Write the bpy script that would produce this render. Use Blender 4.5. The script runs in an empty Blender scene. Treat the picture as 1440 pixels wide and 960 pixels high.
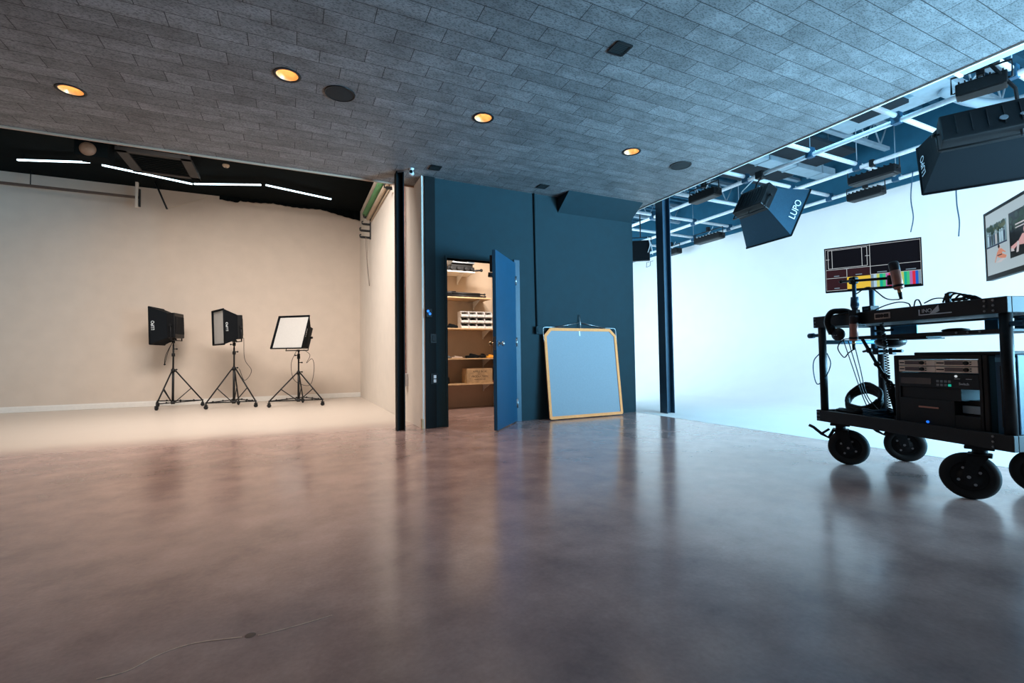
import bpy, bmesh, math, random
from mathutils import Vector, Matrix
random.seed(7)
SC = bpy.context.scene
COL = SC.collection
PI = math.pi
V = Vector

# ------------------------------------------------------------------ materials
def lin(c):
    return tuple((x/12.92 if x <= .04045 else ((x+.055)/1.055)**2.4) for x in [v/255 for v in c])

def mat(name, rgb, rough=.5, metal=0, var=.12, scale=30, emit=None, estr=0, bump=0, spec=.5, srgb=True):
    m = bpy.data.materials.new(name); m.use_nodes = True
    nt = m.node_tree; n = nt.nodes; l = nt.links
    b = n['Principled BSDF']
    c = lin(rgb) if srgb else rgb
    b.inputs['Roughness'].default_value = rough
    b.inputs['Metallic'].default_value = metal
    b.inputs['Specular IOR Level'].default_value = spec
    tc = n.new('ShaderNodeTexCoord'); nz = n.new('ShaderNodeTexNoise')
    nz.inputs['Scale'].default_value = scale; nz.inputs['Detail'].default_value = 4
    l.new(tc.outputs['Object'], nz.inputs['Vector'])
    rp = n.new('ShaderNodeValToRGB')
    rp.color_ramp.elements[0].position = .3; rp.color_ramp.elements[1].position = .7
    rp.color_ramp.elements[0].color = tuple(x*(1-var) for x in c)+(1,)
    rp.color_ramp.elements[1].color = tuple(min(1, x*(1+var)) for x in c)+(1,)
    l.new(nz.outputs['Fac'], rp.inputs['Fac']); l.new(rp.outputs['Color'], b.inputs['Base Color'])
    if emit:
        b.inputs['Emission Color'].default_value = lin(emit)+(1,)
        b.inputs['Emission Strength'].default_value = estr
    if bump:
        bp = n.new('ShaderNodeBump'); bp.inputs['Strength'].default_value = bump; bp.inputs['Distance'].default_value = .01
        l.new(nz.outputs['Fac'], bp.inputs['Height']); l.new(bp.outputs['Normal'], b.inputs['Normal'])
    return m

M = {}
M['black_metal'] = mat('black_metal', (26, 27, 29), .45, 0, .2, 60, spec=.25)
M['black_powder'] = mat('black_powder', (20, 21, 23), .6, 0, .2, 120)
M['black_plastic'] = mat('black_plastic', (17, 18, 20), .4, 0, .2, 50, spec=.25)
M['black_fabric'] = mat('black_fabric', (14, 18, 22), .9, 0, .2, 160, bump=.1, spec=.15)
M['blue_fabric'] = mat('blue_fabric', (24, 60, 78), .9, 0, .2, 120, bump=.1)
M['rubber'] = mat('rubber', (16, 17, 18), .75, 0, .2, 90)
M['steel'] = mat('steel', (170, 172, 175), .3, 1, .1, 60)
M['pipe_steel'] = mat('pipe_steel', (232, 238, 242), .45, .0, .08, 25)
M['brass'] = mat('brass', (200, 170, 130), .25, 1, .1, 60)
M['column_paint'] = mat('column_paint', (28, 60, 80), .5, 0, .12, 12)
M['column_dark'] = mat('column_dark', (9, 17, 20), .75, 0, .12, 12, spec=.2)
M['blue_wall'] = mat('blue_wall', (3, 38, 46), .85, 0, .1, 9, bump=.05)
M['blue_door'] = mat('blue_door', (2, 62, 88), .5, 0, .06, 8)
M['blue_frame'] = mat('blue_frame', (5, 54, 76), .5, 0, .08, 8)
M['beige_wall'] = mat('beige_wall', (206, 192, 178), .9, 0, .03, 4, bump=.02)
M['beige_side'] = mat('beige_side', (220, 211, 200), .9, 0, .03, 4, bump=.02)
M['closet_wall'] = mat('closet_wall', (190, 172, 152), .9, 0, .04, 5)
M['white_wall'] = mat('white_wall', (240, 236, 232), .85, 0, .015, 3)
M['white_paint'] = mat('white_paint', (225, 222, 216), .6, 0, .03, 20)
M['white_plastic'] = mat('white_plastic', (222, 224, 226), .4, 0, .04, 20)
M['dark_deck'] = mat('dark_deck', (7, 14, 16), .95, 0, .2, 6, spec=.1)
M['teal_deck'] = mat('teal_deck', (44, 96, 120), .8, 0, .25, 5)
M['joist'] = mat('joist', (150, 170, 182), .6, 0, .1, 12)
M['duct'] = mat('duct', (165, 188, 200), .55, 0, .08, 10)
M['duct_dark'] = mat('duct_dark', (14, 30, 40), .85, 0, .2, 8)
M['wood'] = mat('wood', (190, 158, 120), .6, 0, .18, 14)
M['plywood'] = mat('plywood', (205, 172, 132), .6, 0, .15, 10)
M['diffuser'] = mat('diffuser', (184, 182, 178), .9, 0, .03, 40)
M['lit_diffuser'] = mat('lit_diffuser', (230, 240, 245), .8, 0, .03, 40, emit=(190, 228, 255), estr=12)
M['scrim'] = mat('scrim', (138, 146, 152), .95, 0, .04, 60)
M['orange_trim'] = mat('orange_trim', (244, 152, 88), .8, 0, .07, 60)
M['green_paper'] = mat('green_paper', (96, 150, 100), .85, 0, .04, 12)
M['tan_paper'] = mat('tan_paper', (190, 172, 150), .85, 0, .04, 12)
M['pale_paper'] = mat('pale_paper', (222, 210, 196), .85, 0, .03, 12)
M['gold_cone'] = mat('gold_cone', (250, 206, 150), .35, .3, .08, 30)
M['bulb'] = mat('bulb', (255, 220, 160), .4, 0, .02, 30, emit=(255, 214, 168), estr=26)
M['led'] = mat('led', (230, 245, 255), .4, 0, .02, 30, emit=(214, 244, 255), estr=4.5)
M['blue_glow'] = mat('blue_glow', (40, 120, 220), .4, 0, .05, 30, emit=(30, 110, 230), estr=1.2)
M['mic_body'] = mat('mic_body', (190, 132, 116), .3, .3, .08, 60)
M['mic_head'] = mat('mic_head', (58, 50, 52), .5, .3, .25, 300)
M['champagne'] = mat('champagne', (246, 224, 204), .4, .1, .05, 30)
M['lcd'] = mat('lcd', (92, 74, 76), .3, 0, .1, 60)
M['cart_blue'] = mat('cart_blue', (18, 74, 102), .5, 0, .1, 14)
M['plate_blue'] = mat('plate_blue', (44, 120, 152), .5, 0, .1, 14)
M['blue_tube'] = mat('blue_tube', (70, 130, 155), .4, 0, .1, 20)
M['label_pale'] = mat('label_pale', (190, 172, 160), .5, 0, .1, 40)
M['white_ink'] = mat('white_ink', (225, 232, 236), .6, 0, .03, 40)
M['dark_ink'] = mat('dark_ink', (44, 34, 30), .8, 0, .1, 40)
M['grey_metal'] = mat('grey_metal', (120, 126, 132), .4, .6, .1, 40)
M['yellow_tool'] = mat('yellow_tool', (238, 170, 60), .5, 0, .08, 30)
M['black_grille'] = mat('black_grille', (14, 18, 20), .8, 0, .3, 220)
M['screen_dark'] = mat('screen_dark', (18, 20, 26), .25, 0, .05, 10, emit=(28, 26, 32), estr=.35)
M['screen_maroon'] = mat('screen_maroon', (30, 18, 22), .25, 0, .05, 10, emit=(62, 36, 42), estr=.6)
def glow(name, rgb, s=.9):
    M[name] = mat(name, tuple(int(v*.25) for v in rgb), .3, 0, .03, 40, emit=rgb, estr=s)
glow('px_white', (205, 212, 216)); glow('px_yellow', (236, 196, 70)); glow('px_grey', (128, 150, 165))
glow('px_green', (70, 196, 130)); glow('px_teal', (20, 176, 150)); glow('px_red', (220, 44, 70)); glow('px_blue', (30, 100, 205))
glow('px_violet', (176, 110, 178)); glow('px_lime', (190, 206, 110)); glow('px_pale', (176, 210, 230))
glow('px_page', (172, 190, 198), .85); glow('px_skin', (214, 142, 116), .8); glow('px_navy', (30, 44, 78), .8)
glow('px_black', (14, 18, 20), .5); glow('px_foliage', (40, 66, 50), .7); glow('px_olive', (86, 96, 60), .7); glow('px_sky', (120, 150, 160), .8)
glow('px_pink', (220, 170, 170), .8); glow('px_shirt', (205, 200, 204), .8)

def concrete():
    m = bpy.data.materials.new('polished_concrete'); m.use_nodes = True
    nt = m.node_tree; n = nt.nodes; l = nt.links; b = n['Principled BSDF']
    tc = n.new('ShaderNodeTexCoord')
    def noise(s, d, dist=0, rough=.55):
        z = n.new('ShaderNodeTexNoise'); z.inputs['Scale'].default_value = s; z.inputs['Detail'].default_value = d
        z.inputs['Distortion'].default_value = dist; z.inputs['Roughness'].default_value = rough
        l.new(tc.outputs['Object'], z.inputs['Vector']); return z
    big = noise(.5, 6, .3); mid = noise(3.2, 8, 0, .6); fine = noise(60, 4)
    def ramp(src, p0, p1, c0, c1):
        r = n.new('ShaderNodeValToRGB'); e = r.color_ramp.elements
        e[0].position = p0; e[1].position = p1; e[0].color = c0+(1,); e[1].color = c1+(1,)
        l.new(src.outputs['Fac'], r.inputs['Fac']); return r
    r1 = ramp(big, .25, .8, lin((154, 128, 122)), lin((192, 163, 155)))
    r2 = ramp(mid, .32, .70, (.58, .55, .56), (1.14, 1.14, 1.13))
    r3 = ramp(fine, .3, .7, (.9, .9, .9), (1.06, 1.06, 1.06))
    def mul(a, c, f):
        x = n.new('ShaderNodeMix'); x.data_type = 'RGBA'; x.blend_type = 'MULTIPLY'; x.inputs[0].default_value = f
        l.new(a, x.inputs[6]); l.new(c, x.inputs[7]); return x.outputs[2]
    c = mul(r1.outputs['Color'], r2.outputs['Color'], .8); c = mul(c, r3.outputs['Color'], .8)
    # pale finish of the left bay; light pool and front falloff painted into it
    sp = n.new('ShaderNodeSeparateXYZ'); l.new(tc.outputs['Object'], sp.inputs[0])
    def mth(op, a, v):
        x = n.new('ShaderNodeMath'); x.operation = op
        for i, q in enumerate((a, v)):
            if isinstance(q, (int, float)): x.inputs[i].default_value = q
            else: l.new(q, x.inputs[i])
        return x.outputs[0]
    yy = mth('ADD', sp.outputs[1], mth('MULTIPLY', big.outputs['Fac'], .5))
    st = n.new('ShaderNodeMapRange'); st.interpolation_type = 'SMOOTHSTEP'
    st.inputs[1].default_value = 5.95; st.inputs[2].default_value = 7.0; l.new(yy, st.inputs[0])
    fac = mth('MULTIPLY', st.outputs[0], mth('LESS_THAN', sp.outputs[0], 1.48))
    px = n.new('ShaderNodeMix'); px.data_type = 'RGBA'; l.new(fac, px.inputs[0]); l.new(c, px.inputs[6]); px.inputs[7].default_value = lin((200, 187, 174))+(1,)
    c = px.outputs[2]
    l.new(c, b.inputs['Base Color'])
    rr = n.new('ShaderNodeMapRange'); rr.inputs[1].default_value = .1; rr.inputs[2].default_value = .95
    rr.inputs[3].default_value = .17; rr.inputs[4].default_value = .27
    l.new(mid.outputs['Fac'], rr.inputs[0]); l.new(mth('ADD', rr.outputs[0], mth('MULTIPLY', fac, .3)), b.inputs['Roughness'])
    b.inputs['Specular IOR Level'].default_value = .8
    b.inputs['Coat Weight'].default_value = .25; b.inputs['Coat Roughness'].default_value = .15
    return m
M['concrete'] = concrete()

def planks():
    """rows .1525 m wide along x, boards .473 m long, each row stepping on by a third of a board"""
    m = bpy.data.materials.new('ceiling_boards'); m.use_nodes = True
    nt = m.node_tree; n = nt.nodes; l = nt.links; b = n['Principled BSDF']
    tc = n.new('ShaderNodeTexCoord'); sp = n.new('ShaderNodeSeparateXYZ'); l.new(tc.outputs['Object'], sp.inputs[0])
    def mth(op, a, bb):
        x = n.new('ShaderNodeMath'); x.operation = op
        for i, v in enumerate((a, bb)):
            if v is None: continue
            if isinstance(v, (int, float)): x.inputs[i].default_value = v
            else: l.new(v, x.inputs[i])
        return x.outputs[0]
    y = mth('SUBTRACT', sp.outputs[1], 1.815-15.25); row = mth('FLOOR', mth('DIVIDE', y, .1525), None)
    x = mth('SUBTRACT', mth('SUBTRACT', sp.outputs[0], 3.0-47.3+.158*100), mth('MULTIPLY', mth('SUBTRACT', row, 200), .1577))
    cb = n.new('ShaderNodeCombineXYZ'); l.new(x, cb.inputs[0]); l.new(y, cb.inputs[1])
    br = n.new('ShaderNodeTexBrick'); br.offset = 0; br.squash = 1
    br.inputs['Scale'].default_value = 1; br.inputs['Brick Width'].default_value = .473; br.inputs['Row Height'].default_value = .1525
    br.inputs['Mortar Size'].default_value = .0028; br.inputs['Mortar Smooth'].default_value = .1; br.inputs['Bias'].default_value = 0
    br.inputs['Color1'].default_value = lin((116, 115, 116))+(1,); br.inputs['Color2'].default_value = lin((138, 137, 138))+(1,)
    br.inputs['Mortar'].default_value = lin((40, 38, 40))+(1,)
    l.new(cb.outputs[0], br.inputs['Vector'])
    def noise(s, d, r=.6):
        z = n.new('ShaderNodeTexNoise'); z.inputs['Scale'].default_value = s; z.inputs['Detail'].default_value = d; z.inputs['Roughness'].default_value = r
        return z
    sc = n.new('ShaderNodeMapping'); sc.inputs['Scale'].default_value = (1, 2.2, 1); l.new(tc.outputs['Object'], sc.inputs[0])
    spk = noise(58, 3); blot = noise(3.5, 6)
    l.new(sc.outputs[0], spk.inputs['Vector']); l.new(sc.outputs[0], blot.inputs['Vector'])
    r1 = n.new('ShaderNodeValToRGB'); e = r1.color_ramp.elements; e[0].position = .40; e[1].position = .5
    e[0].color = (.3, .3, .32, 1); e[1].color = (1, 1, 1, 1); l.new(spk.outputs['Fac'], r1.inputs['Fac'])
    r2 = n.new('ShaderNodeValToRGB'); e = r2.color_ramp.elements; e[0].position = .35; e[1].position = .62
    e[0].color = (.62, .62, .62, 1); e[1].color = (1.05, 1.05, 1.05, 1); l.new(blot.outputs['Fac'], r2.inputs['Fac'])
    c = br.outputs['Color']
    for r, f in ((r1, .75), (r2, .9)):
        x_ = n.new('ShaderNodeMix'); x_.data_type = 'RGBA'; x_.blend_type = 'MULTIPLY'; x_.inputs[0].default_value = f
        l.new(c, x_.inputs[6]); l.new(r.outputs['Color'], x_.inputs[7]); c = x_.outputs[2]
    l.new(c, b.inputs['Base Color']); b.inputs['Roughness'].default_value = .55; b.inputs['Specular IOR Level'].default_value = .35
    bp = n.new('ShaderNodeBump'); bp.inputs['Strength'].default_value = .25; bp.inputs['Distance'].default_value = .004
    l.new(br.outputs['Fac'], bp.inputs['Height']); bp.invert = True; l.new(bp.outputs['Normal'], b.inputs['Normal'])
    return m
M['planks'] = planks()

# ------------------------------------------------------------------ mesh helpers
I4 = Matrix.Identity(4)
MW = {}                                   # world matrix of every object made here

class MB:
    def __init__(self, F=None): self.bm = bmesh.new(); self.F = F or I4; self.mats = []
    def _mi(self, m, faces):
        if m is None: return
        if m not in self.mats: self.mats.append(m)
        for f in faces: f.material_index = self.mats.index(m)
    def box(self, c, s, rot=None, bev=0, m=None):
        T = Matrix.Translation(c) @ (rot.to_4x4() if rot else I4) @ Matrix.Diagonal((s[0], s[1], s[2], 1))
        r = bmesh.ops.create_cube(self.bm, size=1, matrix=T)
        fs = {f for v in r['verts'] for f in v.link_faces}
        self._mi(m, fs)
        if bev:
            es = {e for v in r['verts'] for e in v.link_edges}
            bmesh.ops.bevel(self.bm, geom=list(es), offset=bev, segments=2, profile=.5, affect='EDGES')
        return self
    def bx(self, x0, x1, y0, y1, z0, z1, bev=0, m=None):
        return self.box(((x0+x1)/2, (y0+y1)/2, (z0+z1)/2), (abs(x1-x0), abs(y1-y0), abs(z1-z0)), None, bev, m)
    def cyl(self, a, b, r, r2=None, seg=16, cap=True, m=None):
        a, b = V(a), V(b); d = b-a
        q = d.to_track_quat('Z', 'Y').to_matrix().to_4x4()
        g = bmesh.ops.create_cone(self.bm, cap_ends=cap, segments=seg, radius1=r, radius2=r if r2 is None else r2, depth=d.length,
                                  matrix=Matrix.Translation((a+b)/2) @ q)
        fs = {f for v in g['verts'] for f in v.link_faces}
        self._mi(m, fs)
        for f in fs:
            if len(f.verts) == 4: f.smooth = True
        return self
    def sph(self, c, r, s=(1, 1, 1), seg=16, m=None, rot=None):
        T = Matrix.Translation(c) @ (rot.to_4x4() if rot else I4) @ Matrix.Diagonal((s[0], s[1], s[2], 1))
        g = bmesh.ops.create_uvsphere(self.bm, u_segments=seg, v_segments=max(6, seg//2), radius=r, matrix=T)
        fs = {f for v in g['verts'] for f in v.link_faces}
        self._mi(m, fs)
        for f in fs: f.smooth = True
        return self
    def tube(self, pts, r, seg=6, m=None, closed=False):
        pts = [V(p) for p in pts]; n = len(pts); rings = []; up = V((0, 0, 1)); prev = None
        for i, p in enumerate(pts):
            if closed: t = pts[(i+1) % n]-pts[i-1]
            else: t = pts[min(i+1, n-1)]-pts[max(i-1, 0)]
            t.normalize()
            if prev is None:
                a = up if abs(t.dot(up)) < .9 else V((1, 0, 0)); x = t.cross(a).normalized()
            else:
                x = prev-t*prev.dot(t)
                x = x.normalized() if x.length > 1e-6 else t.orthogonal().normalized()
            prev = x; y = t.cross(x)
            rings.append([self.bm.verts.new(p+x*r*math.cos(k*2*PI/seg)+y*r*math.sin(k*2*PI/seg)) for k in range(seg)])
        fs = []
        for i in range(n if closed else n-1):
            A, B = rings[i], rings[(i+1) % n]
            for k in range(seg): fs.append(self.bm.faces.new((A[k], A[(k+1) % seg], B[(k+1) % seg], B[k])))
        if not closed:
            fs.append(self.bm.faces.new(rings[0][::-1])); fs.append(self.bm.faces.new(rings[-1]))
        for f in fs: f.smooth = True
        self._mi(m, fs); return self
    def lathe(self, c, prof, seg=32, axis='Z', m=None):
        rows = []; c = V(c)
        for (r, h) in prof:
            row = []
            for k in range(seg):
                a = 2*PI*k/seg; p = V((r*math.cos(a), r*math.sin(a), h))
                if axis == 'Y': p = V((p.x, p.z, p.y))
                if axis == 'X': p = V((p.z, p.x, p.y))
                row.append(self.bm.verts.new(c+p))
            rows.append(row)
        fs = []
        for A, B in zip(rows, rows[1:]):
            for k in range(seg): fs.append(self.bm.faces.new((A[k], A[(k+1) % seg], B[(k+1) % seg], B[k])))
        for f in fs: f.smooth = True
        self._mi(m, fs); return self
    def poly(self, pts, m=None):
        f = self.bm.faces.new([self.bm.verts.new(V(p)) for p in pts]); self._mi(m, [f]); return self
    def prism(self, pts, vec, m=None):
        vec = V(vec); A = [self.bm.verts.new(V(p)) for p in pts]; B = [self.bm.verts.new(V(p)+vec) for p in pts]; n = len(A)
        fs = [self.bm.faces.new(A), self.bm.faces.new(B[::-1])]
        for k in range(n): fs.append(self.bm.faces.new((A[k], B[k], B[(k+1) % n], A[(k+1) % n])))
        self._mi(m, fs); return self
    def mesh(self, me):
        self.bm.from_mesh(me); return self
    def build(self, name, m=None, parent=None):
        bm = self.bm
        bmesh.ops.recalc_face_normals(bm, faces=bm.faces[:])
        T = (MW[parent].inverted() if parent else I4) @ self.F
        bmesh.ops.transform(bm, matrix=T, verts=bm.verts[:])
        org = V((0, 0, 0))
        if not parent:                     # put the origin of a lone mesh at the middle of its base
            xs = [v.co for v in bm.verts]
            org = V(((min(p.x for p in xs)+max(p.x for p in xs))/2, (min(p.y for p in xs)+max(p.y for p in xs))/2, min(p.z for p in xs)))
            if name in ('floor', 'ceiling'): org = V((0, 0, 0))
            bmesh.ops.translate(bm, vec=-org, verts=bm.verts[:])
        me = bpy.data.meshes.new(name); bm.to_mesh(me); bm.free()
        for x in (self.mats or [m]): me.materials.append(x)
        o = bpy.data.objects.new(name, me); COL.objects.link(o)
        if parent: o.parent = parent
        else: o.location = org
        MW[o] = (MW[parent] if parent else Matrix.Translation(org))
        return o

def tag(o, label, cat, group=None):
    o['label'] = label; o['category'] = cat
    if group: o['group'] = group
    return o
def thing(name, label, cat, F, group=None):
    """an Empty at the thing's base"""
    if not isinstance(F, Matrix): F = Matrix.Translation(F)
    F = Matrix.LocRotScale(F.to_translation(), F.to_quaternion(), V((1, 1, 1)))
    o = bpy.data.objects.new(name, None); COL.objects.link(o); o.empty_display_size = .1
    o.matrix_world = F; MW[o] = F.copy()
    return tag(o, label, cat, group)
def struct(o):
    o['kind'] = 'structure'; return o
def dup(root, F, label, group=None):
    r = root.copy(); COL.objects.link(r); r.matrix_world = F if isinstance(F, Matrix) else Matrix.Translation(F)
    r['label'] = label
    if group: r['group'] = group
    def kids(src, dst):
        for ch in [o for o in bpy.data.objects if o.parent == src]:
            c = ch.copy(); COL.objects.link(c); c.parent = dst; kids(ch, c)
    kids(root, r); return r
def text_mesh(s, size, depth=.0006):
    cu = bpy.data.curves.new('t', 'FONT'); cu.body = s; cu.size = size; cu.extrude = depth; cu.align_x = 'CENTER'; cu.align_y = 'CENTER'
    o = bpy.data.objects.new('t', cu); COL.objects.link(o)
    me = bpy.data.meshes.new_from_object(o.evaluated_get(bpy.context.evaluated_depsgraph_get()))
    bpy.data.objects.remove(o); return me
def frame(o, x, y):
    """a frame with its x and y axes along the given directions"""
    x = V(x).normalized(); z = x.cross(V(y)).normalized(); y = z.cross(x)
    return Matrix.Translation(o) @ Matrix((x, y, z)).transposed().to_4x4()
def arc(c, r, a0, a1, n, ax=(1, 0, 0), ay=(0, 0, 1)):
    return [V(c)+V(ax)*r*math.cos(a0+(a1-a0)*i/n)+V(ay)*r*math.sin(a0+(a1-a0)*i/n) for i in range(n+1)]
def sag(a, b, d, n=10):
    a, b = V(a), V(b)
    return [a.lerp(b, i/n)-V((0, 0, d*4*(i/n)*(1-i/n))) for i in range(n+1)]
def smooth(pts, n=6):
    """Catmull-Rom through the points"""
    p = [V(q) for q in pts]; p = [p[0]*2-p[1]]+p+[p[-1]*2-p[-2]]; out = []
    for i in range(1, len(p)-2):
        for k in range(n):
            t = k/n; a, b, c, d = p[i-1], p[i], p[i+1], p[i+2]
            out.append(.5*((2*b)+(c-a)*t+(2*a-5*b+4*c-d)*t*t+(3*b-a-3*c+d)*t**3))
    return out+[p[-2]]

# ------------------------------------------------------------------ camera
f_px, pit, roll, yaw = 654.71, .0345332, -.0136409, .4441424
fw = V((math.sin(yaw)*math.cos(pit), math.cos(yaw)*math.cos(pit), math.sin(pit)))
r_ = V((math.cos(yaw), -math.sin(yaw), 0)); u_ = r_.cross(fw)
RR = math.cos(roll)*r_+math.sin(roll)*u_; UU = -math.sin(roll)*r_+math.cos(roll)*u_
cam = bpy.data.cameras.new('camera'); cam.lens = 36*f_px/1440; cam.sensor_width = 36; cam.clip_start = .05
co = bpy.data.objects.new('camera', cam); COL.objects.link(co)
co.matrix_world = Matrix.Translation((0, 0, .86)) @ Matrix((RR, UU, -fw)).transposed().to_4x4()
SC.camera = co
LAT = V((r_.x, r_.y, 0)); DEP = V((math.sin(yaw), math.cos(yaw), 0))      # across the view and into it, on the floor

# ------------------------------------------------------------------ room shell
CZ = 3.15; YB = 5.68; XS = 1.47; YL = 11.35; XR = 9.0; XE = 4.9; YE = 6.05
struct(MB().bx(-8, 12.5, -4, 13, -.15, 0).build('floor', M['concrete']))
fl = bpy.data.objects['floor']
g = MB()
for pts, w in (([(-.476, 1.664), (-.408, 1.669), (-.345, 1.718), (-.261, 1.736), (-.135, 1.706)], .004), ([(-.09, 1.694), (-.066, 1.692), (.026, 1.698), (.129, 1.711)], .003)):
    P = smooth([(x, y, .0008) for x, y in pts], 5)
    for a, b in zip(P, P[1:]):
        d = (b-a); nrm = V((-d.y, d.x, 0)).normalized()*w*random.uniform(.35, .7)
        g.prism([a-nrm, b-nrm, b+nrm, a+nrm], (0, 0, .0006))
struct(g.build('floor_crack', mat('crack_filler', (206, 176, 156), .5), fl))
struct(MB().lathe((-.112, 1.706, .0), [(.016, .0004), (.012, .0012), (0, .0014)], 14).build('floor_stain', mat('crack_dark', (70, 58, 54), .6), fl))

# ceiling slab with holes for the downlights
LIGHTS = [(-1.67, 5.035), (-.03, 4.07), (1.655, 4.05), (3.45, 4.06)]
c = MB(); c.bx(-8, XE, -4, YB, CZ, CZ+.14); ceil = c
ceil.bx(-8, XS+.03, YB, YE, CZ, CZ+.14)
co_ = ceil.build('ceiling', M['planks']); struct(co_)
cut = MB()
for x, y in LIGHTS: cut.cyl((x, y, CZ-.05), (x, y, CZ+.12), .082, seg=40)
cu = cut.build('cutter', M['planks'])
bo = co_.modifiers.new('b', 'BOOLEAN'); bo.object = cu; bo.solver = 'EXACT'; bo.operation = 'DIFFERENCE'
bpy.context.view_layer.update()
me = bpy.data.meshes.new_from_object(co_.evaluated_get(bpy.context.evaluated_depsgraph_get()))
co_.modifiers.clear(); co_.data = me; bpy.data.objects.remove(cu)

struct(MB().bx(-8, XS+.03, YE, YE+.018, CZ-.02, CZ+.2).build('trim_1', mat('edge_paint', (196, 160, 136), .7, 0, .03, 20)))
struct(MB().bx(XE, XE+.02, -4, YB, CZ-.014, CZ+.05).build('trim_2', M['white_paint']))
struct(MB().bx(-8, XS, YE-.1, YE-.001, CZ+.14, 4.45).build('wall_left_fascia', M['dark_deck']))
struct(MB().bx(XE-.1, XE-.001, -4, YB, CZ+.14, 4.75).build('wall_right_fascia', M['dark_deck']))

# left bay
b = MB(); b.bx(-6.6, XS+.1, YL, YL+.12, 0, 4.5); struct(b.build('wall_left_back', M['beige_wall']))
b = MB(); b.bx(XS, XS+.12, YB+.03, YL, 0, 4.5); struct(b.build('wall_left_side', M['beige_side']))
b = MB(); b.bx(-6.72, -6.6, YE, YL+.1, 0, 4.5); struct(b.build('wall_left_end', M['beige_wall']))
b = MB(); b.bx(-6.72, XS+.12, YE, YL+.1, 4.33, 4.5); struct(b.build('ceiling_left', M['dark_deck']))
b = MB(); b.bx(-6.6, XS, YL-.025, YL, 0, .09, .004); b.bx(-6.6, XS, YL-.014, YL, .09, .105); struct(b.build('baseboard_left', M['white_paint']))

# blue wall with the doorway
DX0, DX1, DH = 1.80, 2.74, 2.14
b = MB()
b.bx(XS+.005, DX0, YB, YB+.12, 0, CZ+.1); b.bx(DX1, 4.8, YB, YB+.12, 0, CZ+.1); b.bx(DX0, DX1, YB, YB+.12, DH, CZ+.1)
b.bx(4.68, 4.8, YB+.12, YL, 0, 4.6)
struct(b.build('wall_back', M['blue_wall']))
struct(MB().bx(XS, XS+.034, YB-.012, YB+.03, 0, CZ).build('trim_3', M['beige_side']))
struct(MB().bx(XS-.014, XS+.012, YB-.014, YB+.04, 0, .12, .003).build('baseboard_side', M['wood']))
struct(MB().bx(XS+.036, 1.64, YB-.03, YB-.001, 0, CZ).build('trim_21', M['column_dark']))
# sloping bulkhead between the blue wall and the ceiling
b = MB(); b.prism([(3.46, 5.37, CZ), (3.46, YB, CZ), (3.46, YB, 2.93)], (1.3, 0, 0)); struct(b.build('trim_4', M['blue_wall']))
# door frame
b = MB()
b.bx(DX0-.03, DX0, YB-.008, YB+.13, 0, DH+.03, .003); b.bx(DX0, DX1, YB-.008, YB+.13, DH, DH+.03, .003)
struct(b.build('trim_5', M['blue_wall']))
struct(MB().bx(DX1, DX1+.085, YB-.02, YB+.13, 0, DH+.05, .003).build('trim_22', M['blue_frame']))

# closet
b = MB(); b.bx(XS+.12, 4.68, 7.87, 7.95, 0, 3.2); struct(b.build('wall_closet_back', M['closet_wall']))
b = MB(); b.bx(3.34, 3.42, YB+.12, 7.87, 0, 3.2); struct(b.build('wall_closet_side', M['closet_wall']))
b = MB(); b.bx(XS+.12, 4.68, YB+.12, 7.95, 2.95, 3.05); struct(b.build('ceiling_closet', M['white_paint']))

# right bay: cyclorama wall with its curved foot and painted floor
prof = [(4.78, .001), (5.2, .003), (7.6, .003)]
prof += [(7.6+1.4*math.sin(a), 1.4-1.4*math.cos(a)+.003) for a in [i*PI/2/18 for i in range(1, 19)]]
prof += [(9.0, 3.575)]
b = MB(); rows = [[b.bm.verts.new((x, y, z)) for (x, z) in prof] for y in (-4, YL)]
for k in range(len(prof)-1):
    f = b.bm.faces.new((rows[0][k], rows[0][k+1], rows[1][k+1], rows[1][k])); f.smooth = True
b.bx(9.001, 9.12, -4, YL, 0, 3.575)
struct(b.build('wall_right', M['white_wall']))
b = MB(); b.bx(8.97, 9.12, -4, YL, 3.576, 4.75); struct(b.build('wall_right_upper', mat('blue_band', (26, 92, 118), .85, 0, .08, 8)))
b = MB(); b.bx(4.8, 9.12, YL, YL+.12, 0, 4.75); struct(b.build('wall_right_end', M['white_wall']))
b = MB(); b.bx(XE-.1, 9.12, -4, YL+.1, 4.75, 4.9)
y = -3.9
while y < YL: b.bx(XE, 8.97, y, y+.09, 4.69, 4.75); y += .2
struct(b.build('ceiling_right', M['teal_deck']))
for i, y in enumerate((1.3, 2.75, 4.2, 5.7, 7.2, 8.8)):      # open web roof joists
    b = MB(); b.bx(XE, 8.97, y-.04, y+.04, 4.62, 4.69); b.bx(XE, 8.97, y-.04, y+.04, 4.22, 4.27)
    n_ = 10
    for k in range(n_):
        x0 = XE+(8.97-XE)*k/n_; x1 = XE+(8.97-XE)*(k+1)/n_; xm = (x0+x1)/2
        b.cyl((x0, y, 4.62), (xm, y, 4.27), .012, seg=6); b.cyl((xm, y, 4.27), (x1, y, 4.62), .012, seg=6)
    struct(b.build('trim_%d' % (6+i), M['joist']))

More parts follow.
